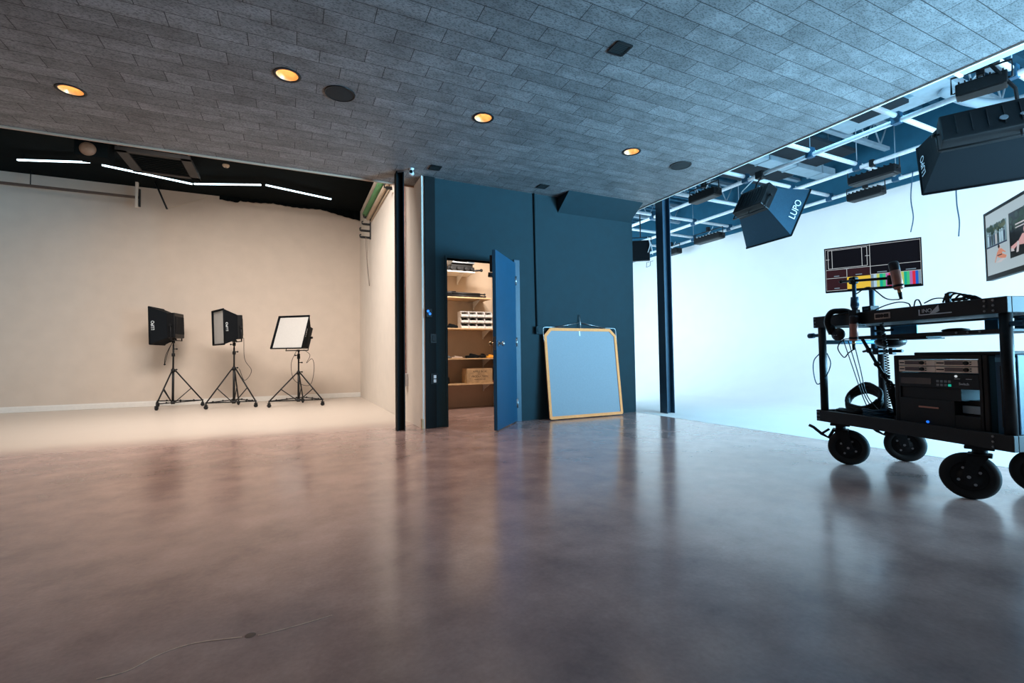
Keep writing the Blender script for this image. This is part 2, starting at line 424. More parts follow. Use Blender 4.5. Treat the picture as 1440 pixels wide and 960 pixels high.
# ------------------------------------------------------------------ columns
def h_column(name, x0, y0, w, d, z1, m, label):
    b = MB(); t = .014
    b.bx(x0, x0+t, y0, y0+w, 0, z1, .002); b.bx(x0+d-t, x0+d, y0, y0+w, 0, z1, .002); b.bx(x0+t, x0+d-t, y0+w/2-.006, y0+w/2+.006, 0, z1)
    return tag(b.build(name, m), label, 'column')
h_column('steel_column', 5.025, 5.255, .15, .15, 4.22, M['column_paint'], 'dark teal steel column standing in front of the bright white wall')
h_column('steel_column', 1.155, 5.64, .12, .095, CZ, M['column_dark'], 'black steel column at the open corner of the beige studio bay')

# ------------------------------------------------------------------ ceiling fittings
def downlight(x, y, label):
    t = thing('recessed_light', label, 'ceiling light', (x, y, CZ), 'amber downlights in the board ceiling')
    F = MW[t]
    MB(F).lathe((0, 0, 0), [(.082, .0), (.082, -.005), (.102, -.004), (.104, 0)], 40).build('trim_ring', M['black_metal'], t)
    MB(F).lathe((0, 0, 0), [(.081, .001), (.070, .04), (.05, .085), (.0, .088)], 40).build('reflector', M['gold_cone'], t)
    MB(F).sph((0, 0, .07), .02, (1, 1, .8)).build('bulb', M['bulb'], t)
    return t
d0 = downlight(*LIGHTS[0], 'amber recessed downlight nearest the left studio bay, leftmost of the four')
dup(d0, (LIGHTS[1][0], LIGHTS[1][1], CZ), 'amber recessed downlight just left of the round black ceiling speaker')
dup(d0, (LIGHTS[2][0], LIGHTS[2][1], CZ), 'amber recessed downlight above the doorway, middle of the board ceiling')
dup(d0, (LIGHTS[3][0], LIGHTS[3][1], CZ), 'amber recessed downlight on the blue lit side, rightmost of the four')
def speaker(x, y, r, label):
    t = thing('ceiling_speaker', label, 'speaker', (x, y, CZ), 'round speakers in the board ceiling'); F = MW[t]
    MB(F).lathe((0, 0, 0), [(r-.01, -.003), (r-.008, -.008), (r, -.006), (r, 0)], 40).build('rim', M['black_plastic'], t)
    MB(F).lathe((0, 0, 0), [(r-.009, -.004), (r*.5, -.007), (0, -.008)], 40).build('grille', M['black_grille'], t)
    return t
s0 = speaker(.378, 4.173, .125, 'round black ceiling speaker between two amber downlights on the left')
dup(s0, (4.246, 4.12, CZ), 'round dark ceiling speaker near the right edge of the board ceiling')
def vent(x, y, s, label):
    t = thing('ceiling_vent', label, 'vent', (x, y, CZ), 'small square vents in the board ceiling'); F = MW[t]
    b = MB(F)
    for k in (-1, 1): b.bx(-s, s, k*s-.008, k*s+.008, -.008, 0); b.bx(k*s-.008, k*s+.008, -s, s, -.008, 0)
    b.build('frame', M['black_plastic'], t)
    b = MB(F); b.bx(-s, s, -s, s, -.002, 0)
    for k in range(-3, 4): b.box((0, k*s*.26, -.004), (2*s, .012, .0015), Matrix.Rotation(.6, 3, 'X'))
    b.build('louvre', M['black_grille'], t)
    return t
v0 = vent(2.211, 2.704, .062, 'small square black vent nearest the camera in the ceiling boards')
dup(v0, (3.05, 5.38, CZ), 'small square black vent beside the sloping blue bulkhead')
dup(v0, (1.56, 5.36, CZ), 'small square black vent near the head of the black corner column')
t = thing('security_camera', 'small white security camera under the ceiling beside the black column', 'security camera', (1.31, 5.5, CZ)); F = MW[t]
MB(F).lathe((0, 0, 0), [(.028, 0), (.028, -.012), (.0, -.014)], 20).build('mount', M['white_plastic'], t)
MB(F).cyl((0, 0, -.01), (0, -.005, -.045), .012).cyl((.012, .03, -.055), (-.02, -.055, -.062), .026, seg=20).build('body', M['white_plastic'], t)
MB(F).cyl((-.02, -.055, -.062), (-.0215, -.0595, -.0623), .02, seg=20).build('lens', M['black_plastic'], t)

# ------------------------------------------------------------------ fittings on the blue wall
t = thing('conduit', 'thin vertical dark conduit down the blue wall to a small box', 'conduit', (3.075, YB-.02, 1.27)); F = I4
MB().cyl((3.09, YB-.014, 1.27), (3.07, YB-.014, CZ), .014, seg=12).build('pipe', M['blue_wall'], t)
b = MB(); b.bx(3.05, 3.145, YB-.055, YB, 1.18, 1.285, .006); b.cyl((3.098, YB-.055, 1.232), (3.098, YB-.062, 1.232), .03, seg=20)
b.build('junction_box', M['blue_wall'], t)
YP = YB-.03
t = thing('thermostat', 'wall control with two glowing blue lights on the dark strip by the doorway', 'wall control', (1.545, YP, 1.38))
MB().bx(1.51, 1.585, YP-.022, YP, 1.37, 1.48, .006).build('case', M['black_plastic'], t)
MB().cyl((1.535, YP-.022, 1.448), (1.535, YP-.026, 1.448), .016, seg=16).build('light', M['blue_glow'], t)
MB().cyl((1.557, YP-.022, 1.415), (1.557, YP-.026, 1.415), .016, seg=16).build('light', M['blue_glow'], t)
t = thing('wall_outlet', 'white outlet in a black plate low on the dark strip by the doorway', 'outlet', (1.615, YP, .55))
MB().bx(1.565, 1.66, YP-.008, YP, .545, .675, .003).build('plate', M['black_plastic'], t)
b = MB(); b.bx(1.602, 1.636, YP-.013, YP-.008, .565, .603, .003); b.bx(1.602, 1.636, YP-.013, YP-.008, .615, .655, .003); b.build('socket', M['white_plastic'], t)
t = thing('light_switch', 'black light switch plate on the dark strip left of the doorway', 'switch', (1.60, YP, 1.06))
MB().bx(1.565, 1.645, YP-.008, YP, 1.05, 1.17, .003).build('plate', M['black_plastic'], t)
MB().bx(1.59, 1.62, YP-.013, YP-.008, 1.075, 1.145, .003).build('rocker', M['black_metal'], t)
t = thing('side_outlet', 'pale outlet box on the side wall behind the black column', 'outlet', (XS, 6.5, .5))
MB().bx(XS-.05, XS, 6.44, 6.56, .48, .66, .006).build('box', M['white_plastic'], t)
MB().cyl((XS-.02, 6.5, .66), (XS-.02, 6.5, 3.3), .011, seg=10).build('pipe', mat('rose_pipe', (176, 140, 130), .5), t)

# ------------------------------------------------------------------ door, standing open into the room
hx, hy = DX1-.004, YB-.022; ex, ey = 2.165, 5.02
F = frame((hx, hy, 0), (ex-hx, ey-hy, 0), (0, 0, 1))       # x: hinge to free edge, y: up, z: normal
Lw = math.hypot(ex-hx, ey-hy)
root = MB(F).bx(0.004, Lw, .012, 2.14, -.022, .022, .002).build('door_1', M['blue_door']); struct(root)
for sgn in (1, -1):
    b = MB(F); b.cyl((Lw-.07, 1.03, sgn*.022), (Lw-.07, 1.03, sgn*.030), .033, seg=24); b.cyl((Lw-.07, 1.03, sgn*.03), (Lw-.07, 1.03, sgn*.062), .012, seg=16)
    b.sph((Lw-.07, 1.03, sgn*.078), .029, (1, 1, .8)); b.build('knob', M['steel'] if sgn < 0 else M['brass'], root)
MB(F).bx(Lw-.001, Lw+.002, .95, 1.11, -.012, .012).build('latch_plate', M['steel'], root)
for z in (.25, 1.07, 1.9):
    b = MB(F); b.cyl((.004, z-.06, -.028), (.004, z+.06, -.028), .009, seg=10); b.bx(.004, .035, z-.055, z+.055, -.0245, -.022); b.build('hinge', M['steel'], root)
b = MB(F); b.box((Lw-.03, 1.98, .045), (.03, .2, .03), None, .006); b.cyl((Lw-.03, 1.87, .045), (Lw-.03, 1.82, .05), .035, seg=14); b.build('door_stay', M['black_metal'], root)

# ------------------------------------------------------------------ closet shelves and what stands on them
SY0, SY1 = 7.45, 7.868
def shelf(z, x0, x1, label, m='plywood'):
    t = thing('shelf', label, 'shelf', (2.5, 7.66, z-.02), 'shelves inside the closet')
    MB().bx(x0, x1, SY0, SY1, z-.022, z, .002).build('board', M[m], t)
    for x in (x0+.12, x1-.18):
        b = MB(); b.bx(x-.01, x+.01, SY1-.02, SY1, z-.17, z-.022); b.bx(x-.01, x+.01, SY0+.1, SY1, z-.036, z-.022)
        b.prism([(x-.005, SY0+.12, z-.036), (x-.005, SY1-.01, z-.036), (x-.005, SY1-.01, z-.15)], (.01, 0, 0)); b.build('bracket', M['white_paint'], t)
    return t
shelf(.43, 1.6, 3.335, 'lowest closet shelf, carrying the wooden crate')
shelf(.86, 1.6, 3.335, 'closet shelf with small tools and a yellow tool on it')
shelf(1.37, 1.6, 3.335, 'closet shelf carrying the white parts bins')
shelf(1.90, 1.6, 3.16, 'closet shelf carrying the long black tripod')
shelf(2.34, 1.6, 2.86, 'topmost closet shelf with camera gear under the door head', 'white_paint')
# parts bins, four across and three high
def bin_(x, z):
    return Matrix.Translation((x, 7.63, z))
rows_ = ['bottom', 'middle', 'top']; cols_ = ['first from the left', 'second from the left', 'third from the left', 'last on the right']
b0 = thing('parts_bin', 'x', 'bin', bin_(0, 0), 'white parts bins stacked on the closet shelf'); F = MW[b0]
b = MB(F); W_, D_, H_ = .138, .2, .098; T_ = .004
b.bx(-W_/2, W_/2, -D_/2, D_/2, 0, T_); b.bx(-W_/2, W_/2, D_/2-T_, D_/2, 0, H_)
for s in (-1, 1):
    b.prism([(s*W_/2, D_/2, 0), (s*W_/2, -D_/2, 0), (s*W_/2, -D_/2, .04), (s*W_/2, -D_/2+.05, H_), (s*W_/2, D_/2, H_)], (-s*T_, 0, 0))
b.bx(-W_/2, W_/2, -D_/2, -D_/2+T_, 0, .042, .001); b.bx(-W_/2, W_/2, -D_/2+.05, -D_/2+.056, H_-.01, H_); b.build('tray', M['white_plastic'], b0)
b = MB(F)
for k in range(7): b.box((random.uniform(-.045, .045), random.uniform(-.07, .06), .03+random.uniform(0, .02)), (.035, .04, .03), Matrix.Rotation(random.uniform(0, 3), 3, 'Z'))
b.bx(-W_/2+.006, W_/2-.006, -D_/2+.008, D_/2-.008, .005, .03); o = b.build('contents', M['black_plastic'], b0); o['kind'] = 'stuff'
MB(F).bx(-.03, .03, -D_/2-.0012, -D_/2, .01, .032).build('label_plate', M['white_paint'], b0)
for r in range(3):
    for k in range(4):
        lab = 'white parts bin on the closet shelf, %s row, %s' % (rows_[r], cols_[k])
        Fb = bin_(2.70+k*.146, 1.3705+r*.1005)
        if r == 0 and k == 0:
            b0.matrix_world = Fb; b0['label'] = lab
        else: dup(b0, Fb, lab)
# wooden crate with stencilled writing
t = thing('crate', 'pale wooden crate with dark stencilled writing on the lowest closet shelf', 'crate', (2.935, 7.6, .43)); Fc = I4
b = MB()
for k in range(3):
    z0 = .4305+k*.081
    b.bx(2.7, 3.17, 7.47, 7.487, z0, z0+.079, .002); b.bx(2.7, 3.17, 7.72, 7.737, z0, z0+.079, .002)
b.bx(2.7, 2.717, 7.487, 7.72, .4305, .672); b.bx(3.153, 3.17, 7.487, 7.72, .4305, .672); b.build('box', M['wood'], t)
b = MB(); b.bx(2.705, 3.165, 7.475, 7.732, .6725, .682, .002); b.build('lid', M['wood'], t)
Ft = frame((2.935, 7.4695, .0), (1, 0, 0), (0, 0, 1))
for s, z, sz in (('APPLE BOX', .628, .05), ('No 12', .585, .026), ('PRODUCTION', .545, .046), ('HANDLE WITH CARE', .495, .022)):
    MB(Ft @ Matrix.Translation((0, z, 0))).mesh(text_mesh(s, sz)).build('stencil', M['dark_ink'], t)
# long black tripod, lying on its shelf
t = thing('folded_tripod', 'long black folded tripod lying on the closet shelf above the bins', 'tripod', (2.8, 7.6, 1.9))
b = MB()
for dy, dz in ((0, .03), (.05, .03), (.025, .073)): b.cyl((2.46, 7.55+dy, 1.9+dz), (2.99, 7.55+dy, 1.9+dz), .025, .021, 12)
b.build('leg', M['black_metal'], t)
b = MB()
for dy, dz in ((0, .03), (.05, .03), (.025, .073)): b.cyl((2.99, 7.55+dy, 1.9+dz), (3.06, 7.55+dy, 1.9+dz), .014, .012, 10); b.sph((3.08, 7.55+dy, 1.9+dz), .02, seg=10)
b.build('foot', M['rubber'], t)
b = MB(); b.bx(2.38, 2.47, 7.53, 7.62, 1.902, 1.99, .01); b.cyl((2.40, 7.575, 1.99), (2.55, 7.575, 2.0), .012, seg=8); b.build('head', M['black_plastic'], t)
tag(MB().bx(2.22, 2.37, 7.5, 7.62, 1.901, 1.96, .012).sph((2.29, 7.56, 1.965), .03).build('gear_pouch', M['black_fabric']), 'small black gear pouch at the left end of the tripod shelf', 'pouch')
# gear on the topmost shelf
t = thing('video_deck', 'silver fronted video deck on the topmost closet shelf', 'deck', (2.66, 7.6, 2.5))
MB().bx(2.46, 2.86, 7.46, 7.74, 2.475, 2.585, .004).build('case', M['grey_metal'], t)
MB().bx(2.5, 2.72, 7.452, 7.46, 2.5, 2.56, .002).build('slot', M['black_plastic'], t)
MB().bx(2.745, 2.84, 7.452, 7.46, 2.492, 2.572, .002).build('keypad', M['px_grey'], t)
t = thing('camera_rig', 'black camera rig lying under the silver deck on the topmost shelf', 'camera rig', (2.62, 7.6, 2.34))
b = MB(); b.bx(2.38, 2.86, 7.47, 7.7, 2.3415, 2.42, .012); b.bx(2.45, 2.84, 7.5, 7.7, 2.42, 2.474, .008); b.build('body', M['black_plastic'], t)
b = MB()
for x in (2.44, 2.56, 2.69, 2.8): b.cyl((x, 7.47, 2.385), (x, 7.43, 2.385), .03, .024, 16)
b.build('lens', M['black_metal'], t)
b = MB(); b.cyl((2.8, 7.5, 2.36), (2.98, 7.46, 2.375), .016, seg=10); b.sph((2.98, 7.46, 2.375), .028, seg=12); b.build('handle', M['black_metal'], t)
# small tools
def lump(name, x, z, w, h, m, label, cat, ytop=7.52):
    b = MB(); b.bx(x, x+w, ytop, ytop+.12, z, z+h*.6, h*.15); b.box((x+w*.55, ytop+.05, z+h*.7), (w*.5, .07, h*.5), Matrix.Rotation(.2, 3, 'Y'), h*.1)
    b.cyl((x+w*.1, ytop+.02, z+h*.4), (x+w*.9, ytop+.02, z+h*.55), h*.18, seg=8)
    return tag(b.build(name, M[m]), label, cat)
lump('cable_bundle', 2.73, .861, .21, .075, 'black_fabric', 'low black bundle of cable in the middle of the tool shelf', 'cable')
lump('clamp', 2.97, .861, .11, .08, 'black_plastic', 'small black clamp between the cable bundle and the yellow tool', 'clamp')
lump('yellow_level', 3.10, .861, .17, .055, 'yellow_tool', 'yellow tool at the right end of the closet tool shelf', 'tool')
lump('tape_roll', 2.45, .861, .2, .035, 'label_pale', 'pale tool lying at the left of the closet tool shelf', 'tool')
lump('multi_tool', 2.36, .861, .07, .05, 'grey_metal', 'grey tool at the far left of the closet tool shelf', 'tool')
lump('strap_bundle', 2.35, 1.371, .22, .075, 'black_fabric', 'black strap bundle left of the white parts bins', 'strap')
lump('battery_charger', 2.28, .431, .14, .16, 'black_plastic', 'black charger half hidden by the doorway beside the crate', 'charger')
lump('red_tool', 3.2, .431, .1, .04, 'mic_body', 'brownish tool at the right of the wooden crate', 'tool')
b = MB(); b.cyl((2.75, 6.9, 2.28), (2.75, 6.9, 2.62), .008, seg=8)
b.bm.free()

# ------------------------------------------------------------------ scrim frame leaning on the blue wall
A_ = V((3.165, 5.50, .012)); B_ = V((4.40, 5.50, .012)); lean = V((0, .14, 1.255)).normalized()
F = frame(A_, B_-A_, lean)      # x across, y up the frame, z towards the room
t = thing('scrim_frame', 'square pale blue scrim with orange edging leaning on the blue wall', 'scrim', (3.78, 5.5, 0))
S = 1.235; H = 1.262; cc = .105
oct_ = [(.02, 0), (S-.02, 0), (S, .02), (S, H-cc), (S-cc, H), (cc, H), (0, H-cc), (0, .02)]
e = .04
inn = [(e+.004, e), (S-e-.004, e), (S-e, e+.004), (S-e, H-cc-.016), (S-cc-.016, H-e), (cc+.016, H-e), (e, H-cc-.016), (e, e+.004)]
MB(F).prism([(x, y, -.002) for x, y in inn], (0, 0, .005)).build('cloth', M['scrim'], t)
b = MB(F)
for k in range(8):
    k2 = (k+1) % 8
    b.prism([oct_[k]+(-.008,), oct_[k2]+(-.008,), inn[k2]+(-.008,), inn[k]+(-.008,)], (0, 0, .02))
b.build('edging', M['orange_trim'], t)
b = MB(F); r = .0055
b.tube(smooth([(-.004, H-.2, .002), (-.004, H-.03, .002), (.012, H+.004, .002), (.05, H+.01, .002), (.2, H+.012, .002)], 4), r, 8)
b.tube(smooth([(S+.004, H-.2, .002), (S+.004, H-.03, .002), (S-.012, H+.004, .002), (S-.05, H+.01, .002), (S-.2, H+.012, .002)], 4), r, 8)
b.tube([(.2, H+.012, .002), (S/2, H+.085, .002)], r, 8); b.tube([(S-.2, H+.012, .002), (S/2, H+.085, .002)], r, 8)
b.tube([(S/2, H-.01, .002), (S/2, H+.2, .002)], .007, 8); b.build('rod_frame', M['steel'], t)
MB(F).bx(S/2-.035, S/2-.015, H-.11, H-.035, .003, .006).build('tag', M['white_paint'], t)

# ------------------------------------------------------------------ left bay ceiling: LED bars, cassette, rails
def led(a, b_, label):
    a, b_ = V(a), V(b_); t = thing('led_bar', label, 'light bar', (a+b_)/2, 'LED bars zigzagging under the black ceiling')
    d = (b_-a).normalized()
    F = frame((a+b_)/2, d, V((0, 0, 1)).cross(d)); L = (b_-a).length
    MB(F).box((0, 0, .021), (L, .045, .018), None, .003).build('housing', M['black_metal'], t)
    MB(F).box((0, 0, 0), (L-.01, .034, .024), None, .008).build('tube', M['led'], t)
    for s in (-1, 1): MB(F).bx(s*L*.4-.006, s*L*.4+.006, -.006, .006, .03, .11).build('hanger', M['black_metal'], t)
led((-4.05, 10.24, 4.2), (-3.02, 9.89, 4.2), 'white LED bar at the far left of the zigzag')
led((-2.89, 9.95, 4.2), (-1.67, 10.37, 4.2), 'white LED bar second from the left, passing the ceiling cassette')
led((-1.65, 10.35, 4.2), (-.51, 9.91, 4.2), 'white LED bar third from the left of the zigzag')
led((-.44, 9.886, 4.2), (.76, 10.24, 4.2), 'white LED bar nearest the backdrop rolls, right end of the zigzag')
t = thing('ceiling_cassette', 'dark square air conditioning cassette under the black ceiling', 'air conditioner', (-1.93, 9.35, 4.1))
b = MB(); x0, x1, y0, y1 = -2.42, -1.46, 8.85, 9.8
for a in ((x0, x1, y0, y0+.09), (x0, x1, y1-.09, y1), (x0, x0+.14, y0, y1), (x1-.14, x1, y0, y1)): b.bx(*a, 4.1, 4.16, .004)
b.build('frame', M['joist'] if 0 else mat('cassette_grey', (46, 44, 44), .6), t)
b = MB(); b.bx(x0+.14, x1-.14, y0+.09, y1-.09, 4.12, 4.33)
for k in range(9): b.bx(x0+.16, x1-.16, y0+.12+k*.085, y0+.15+k*.085, 4.112, 4.122)
b.build('grille', M['dark_deck'], t)
for x in (x0+.03, x1-.03): MB().cyl((x, y0, 4.18), (x, y1, 4.18), .012, seg=8).build('hanger_rail', mat('rail_rust', (110, 84, 70), .6), t)
t = thing('ceiling_fan_unit', 'dark box with a round brownish face hanging under the black ceiling', 'speaker', (-2.68, 8.87, 3.95))
MB().bx(-2.87, -2.48, 8.78, 9.1, 3.92, 4.33, .015).build('box', M['dark_deck'], t)
MB().lathe((-2.71, 8.78, 4.02), [(.1, 0), (.095, -.02), (.06, -.035), (0, -.04)], 28, 'Y').build('face', mat('brown_face', (120, 96, 78), .5), t)
t = thing('curtain_rail', 'long brown curtain rail along the top of the beige wall', 'rail', (-4.5, 11.1, 3.95))
b = MB(); b.bx(-6.5, -2.645, 11.06, 11.1, 4.015, 4.06, .004); b.build('rail', mat('rail_brown', (92, 74, 64), .6), t)
MB().bx(-2.70, -2.655, 11.05, 11.1, 3.84, 4.33, .004).build('bracket', M['pale_paper'], t)
MB().bx(-2.645, -2.62, 11.05, 11.1, 3.86, 4.2, .003).build('clip', M['black_metal'], t)
for x in (-4.2, -5.6): MB().cyl((x, 11.08, 4.05), (x, 11.08, 4.33), .008, seg=8).build('hanger', M['black_metal'], t)
t = thing('boom_pole', 'short black pole hanging from the ceiling before the beige wall', 'pole', (-2.17, 10.9, 3.82))
MB().cyl((-2.36, 10.9, 4.33), (-2.165, 10.9, 3.82), .016, seg=10).build('pole', M['black_metal'], t)
MB().tube(sag((-2.165, 10.9, 3.83), (-1.5, 10.9, 4.16), .02), .004, 6).build('wire', M['tan_paper'], t)
t = thing('smoke_detector', 'tiny pale smoke detector under the black ceiling', 'detector', (-1.04, 9.48, 4.3))
MB().lathe((-1.04, 9.48, 4.33), [(.055, 0), (.055, -.02), (.04, -.04), (0, -.042)], 20).build('body', M['tan_paper'], t)
MB().cyl((-1.04, 9.48, 4.285), (-1.04, 9.48, 4.29), .012, seg=10).build('sensor', M['black_plastic'], t)
# gathered black drape along the wall head
b = MB(); n_ = 60; P = []
for i in range(n_+1):
    x = -1.35+2.85*i/n_; s = (x+1.35)/2.85
    z = 4.285 - .03*abs(math.sin(s*9)) - (.0 if s < .62 else .16*((s-.62)/.38)**1.5) - (.04 if s < .12 else 0)
    P.append((x, z))
for off, yy in ((0, 11.28),):
    top = [(x, yy+.02*math.sin(x*40), 4.33) for x, z in P]; bot = [(x, yy+.02*math.sin(x*40), z) for x, z in P]
    for i in range(n_):
        b.prism([top[i], top[i+1], bot[i+1], bot[i]], (0, .012, 0))
tag(b.build('valance', M['dark_deck']), 'black gathered valance along the head of the beige wall', 'valance')

# backdrop rolls on the side wall
def roll(x, z, y0, y1, r, m, label, core=.5):
    t = thing('backdrop_roll', label, 'backdrop roll', (x, (y0+y1)/2, z), 'paper backdrop rolls along the side wall')
    MB().cyl((x, y0, z), (x, y1, z), r, seg=24).build('paper', M[m], t)
    MB().cyl((x, y0-.06, z), (x, y1+.05, z), r*core, seg=16).build('core', M['tan_paper'], t)
roll(1.375, 3.985, 7.1, 9.75, .05, 'pale_paper', 'pale backdrop roll, outermost and highest on the side wall')
roll(1.375, 3.835, 7.1, 9.82, .055, 'green_paper', 'green backdrop roll between two pale rolls on the side wall')
roll(1.415, 3.72, 7.1, 9.70, .04, 'tan_paper', 'tan backdrop roll under the green one on the side wall', .4)
tag(MB().cyl((1.452, 7.15, 3.64), (1.452, 9.62, 3.64), .012, seg=12).build('rail_tube', M['tan_paper']), 'thin tan tube below the backdrop rolls on the side wall', 'tube')
t = thing('hook_rack', 'black four armed backdrop hook rack at the far end of the side wall', 'hook rack', (XS, 9.7, 3.3))
MB().bx(XS-.022, XS, 9.685, 9.725, 3.3, 3.98, .003).build('back_plate', M['black_metal'], t)
for z in (3.74, 3.60, 3.465, 3.33):
    L = .13 if z > 3.7 else .16 if z > 3.5 else .2
    b = MB(); b.bx(XS-L, XS, 9.69, 9.72, z-.02, z+.022, .004); b.tube([(XS-L+.02, 9.705, z), (XS-L-.01, 9.705, z), (XS-L-.015, 9.705, z+.045), (XS-L+.01, 9.705, z+.055)], .014, 6)
    b.build('hook', M['black_metal'], t)
t = thing('hook_bracket', 'single black backdrop hook beside the black column head', 'hook', (XS, 7.4, 3.6))
MB().bx(XS-.02, XS, 7.38, 7.42, 3.5, 3.98, .003).build('back_plate', M['beige_side'], t)
b = MB(); b.bx(XS-.12, XS, 7.385, 7.415, 3.545, 3.59, .003); b.tube([(XS-.1, 7.4, 3.57), (XS-.14, 7.4, 3.57), (XS-.145, 7.4, 3.62), (XS-.12, 7.4, 3.63)], .014, 6); b.build('hook', M['black_metal'], t)
tag(MB().tube(smooth([(1.36, 9.66, 3.33), (1.375, 9.66, 3.0), (1.392, 9.66, 2.7), (1.425, 9.66, 2.36), (1.432, 9.66, 2.42), (1.40, 9.66, 2.75), (1.385, 9.67, 3.32)], 5), .005, 6).build('pull_chain', mat('chain', (110, 98, 90), .5)), 'hanging bead pull chain loop below the hook rack', 'chain')
struct(MB().bx(XS-.018, XS, 7.0, 7.05, 1.6, 3.55, .002).build('trim_20', M['tan_paper']))

# ------------------------------------------------------------------ softbox lamps
def softbox(name, label, cat, o, axis, up, W, H, dep, bw, bh, lamp, roll_=0, group=None, lit=False, fab='black_fabric', logo=None, logo_side=1, rim=.012, dif_in=.05, lampc='black_plastic', base=None):
    """o: middle of the lamp's front; axis: the way it faces. In F: x right (seen from behind), y up, z forward."""
    ax = V(axis).normalized(); x = ax.cross(V(up)).normalized()
    F = frame(o, x, x.cross(ax).cross(V((0, 0, 0))) if 0 else V(up))
    z = ax; y = z.cross(x).normalized() if 0 else x.cross(z) * -1
    y = V(up)-z*V(up).dot(z); y.normalize(); x = y.cross(z)
    F = Matrix.Translation(o) @ Matrix((x, y, z)).transposed().to_4x4() @ Matrix.Rotation(roll_, 4, 'Z')
    t = thing(name, label, cat, base or V(o), group)
    fr = [(-W/2, -H/2, dep), (W/2, -H/2, dep), (W/2, H/2, dep), (-W/2, H/2, dep)]
    bk = [(-bw/2, -bh/2, 0), (bw/2, -bh/2, 0), (bw/2, bh/2, 0), (-bw/2, bh/2, 0)]
    b = MB(F); N = 6; outer = []; inner = []
    def ring(s, inset):
        pts = []
        for k in range(4):
            a0 = V(bk[k]).lerp(V(fr[k]), s); a1 = V(bk[(k+1) % 4]).lerp(V(fr[(k+1) % 4]), s)
            for j in range(6):
                p = a0.lerp(a1, j/6); q = math.sin(PI*j/6)*math.sin(PI*s)*(.02 if lit else .012)
                sc = 1-(q+inset)/max(W, H)*2
                pts.append(V((p.x*sc, p.y*sc, p.z)))
        return [b.bm.verts.new(p) for p in pts]
    R_o = [ring(i/N, 0) for i in range(N+1)]; R_i = [ring(i/N, .004) for i in range(N+1)]
    def skin(A, B):
        for k in range(len(A)):
            b.bm.faces.new((A[k], A[(k+1) % len(A)], B[(k+1) % len(A)], B[k]))
    for A, B in zip(R_o, R_o[1:]): skin(A, B)
    for A, B in zip(R_i, R_i[1:]): skin(A, B)
    skin(R_o[-1], R_i[-1]); skin(R_o[0], R_i[0])
    b.build('hood', M[fab], t)
    b = MB(F)
    for k in range(4): b.tube([fr[k], fr[(k+1) % 4]], rim, 6)
    b.build('rim', M['black_fabric'], t)
    s = 1-dif_in/dep; mg = .07 if lit else .026; w = bw+(W-bw)*s-mg; h = bh+(H-bh)*s-mg
    MB(F).bx(-w/2, w/2, -h/2, h/2, dep-dif_in-.003, dep-dif_in).build('diffuser', M['lit_diffuser' if lit else 'diffuser'], t)
    b = MB(F); b.bx(-bw/2-.004, bw/2+.004, -bh/2-.004, bh/2+.004, -lamp, .02, .012)
    lh = b.build('lamp_head', M[lampc], t)
    b = MB(F); nf = 9
    for k in range(nf): b.bx(-bw*.4+k*bw*.8/(nf-1)-.004, -bw*.4+k*bw*.8/(nf-1)+.004, -bh*.36, bh*.36, -lamp-.014, -lamp)
    b.build('cooling_fin', M['black_metal'], lh)
    b = MB(F); yk = bw/2+.03
    b.tube([(-bw/2, 0, -lamp*.5), (-yk, 0, -lamp*.5), (-yk, -bh/2-.05, -lamp*.5), (yk, -bh/2-.05, -lamp*.5), (yk, 0, -lamp*.5), (bw/2, 0, -lamp*.5)], .011, 8)
    for q in (-1, 1): b.cyl((q*yk, 0, -lamp*.5), (q*(yk+.03), 0, -lamp*.5), .022, seg=12)
    yo = b.build('yoke', M['black_metal'], t)
    if logo:
        sx = logo_side*(bw/2+(W-bw)/2*.8)
        n = V((dep, 0, -(W-bw)/2)).normalized() if logo_side > 0 else V((-dep, 0, -(W-bw)/2)).normalized()
        d = V((logo_side*(W-bw)/2, 0, dep)).normalized()
        Fl = F @ frame(V((sx, 0, dep*.8))+n*.004, (0, 1, 0), n.cross(V((0, 1, 0))))
        MB(Fl).mesh(text_mesh(logo, H*(.16 if lit else .1))).build('logo', M['white_ink'], t)
    return t, F

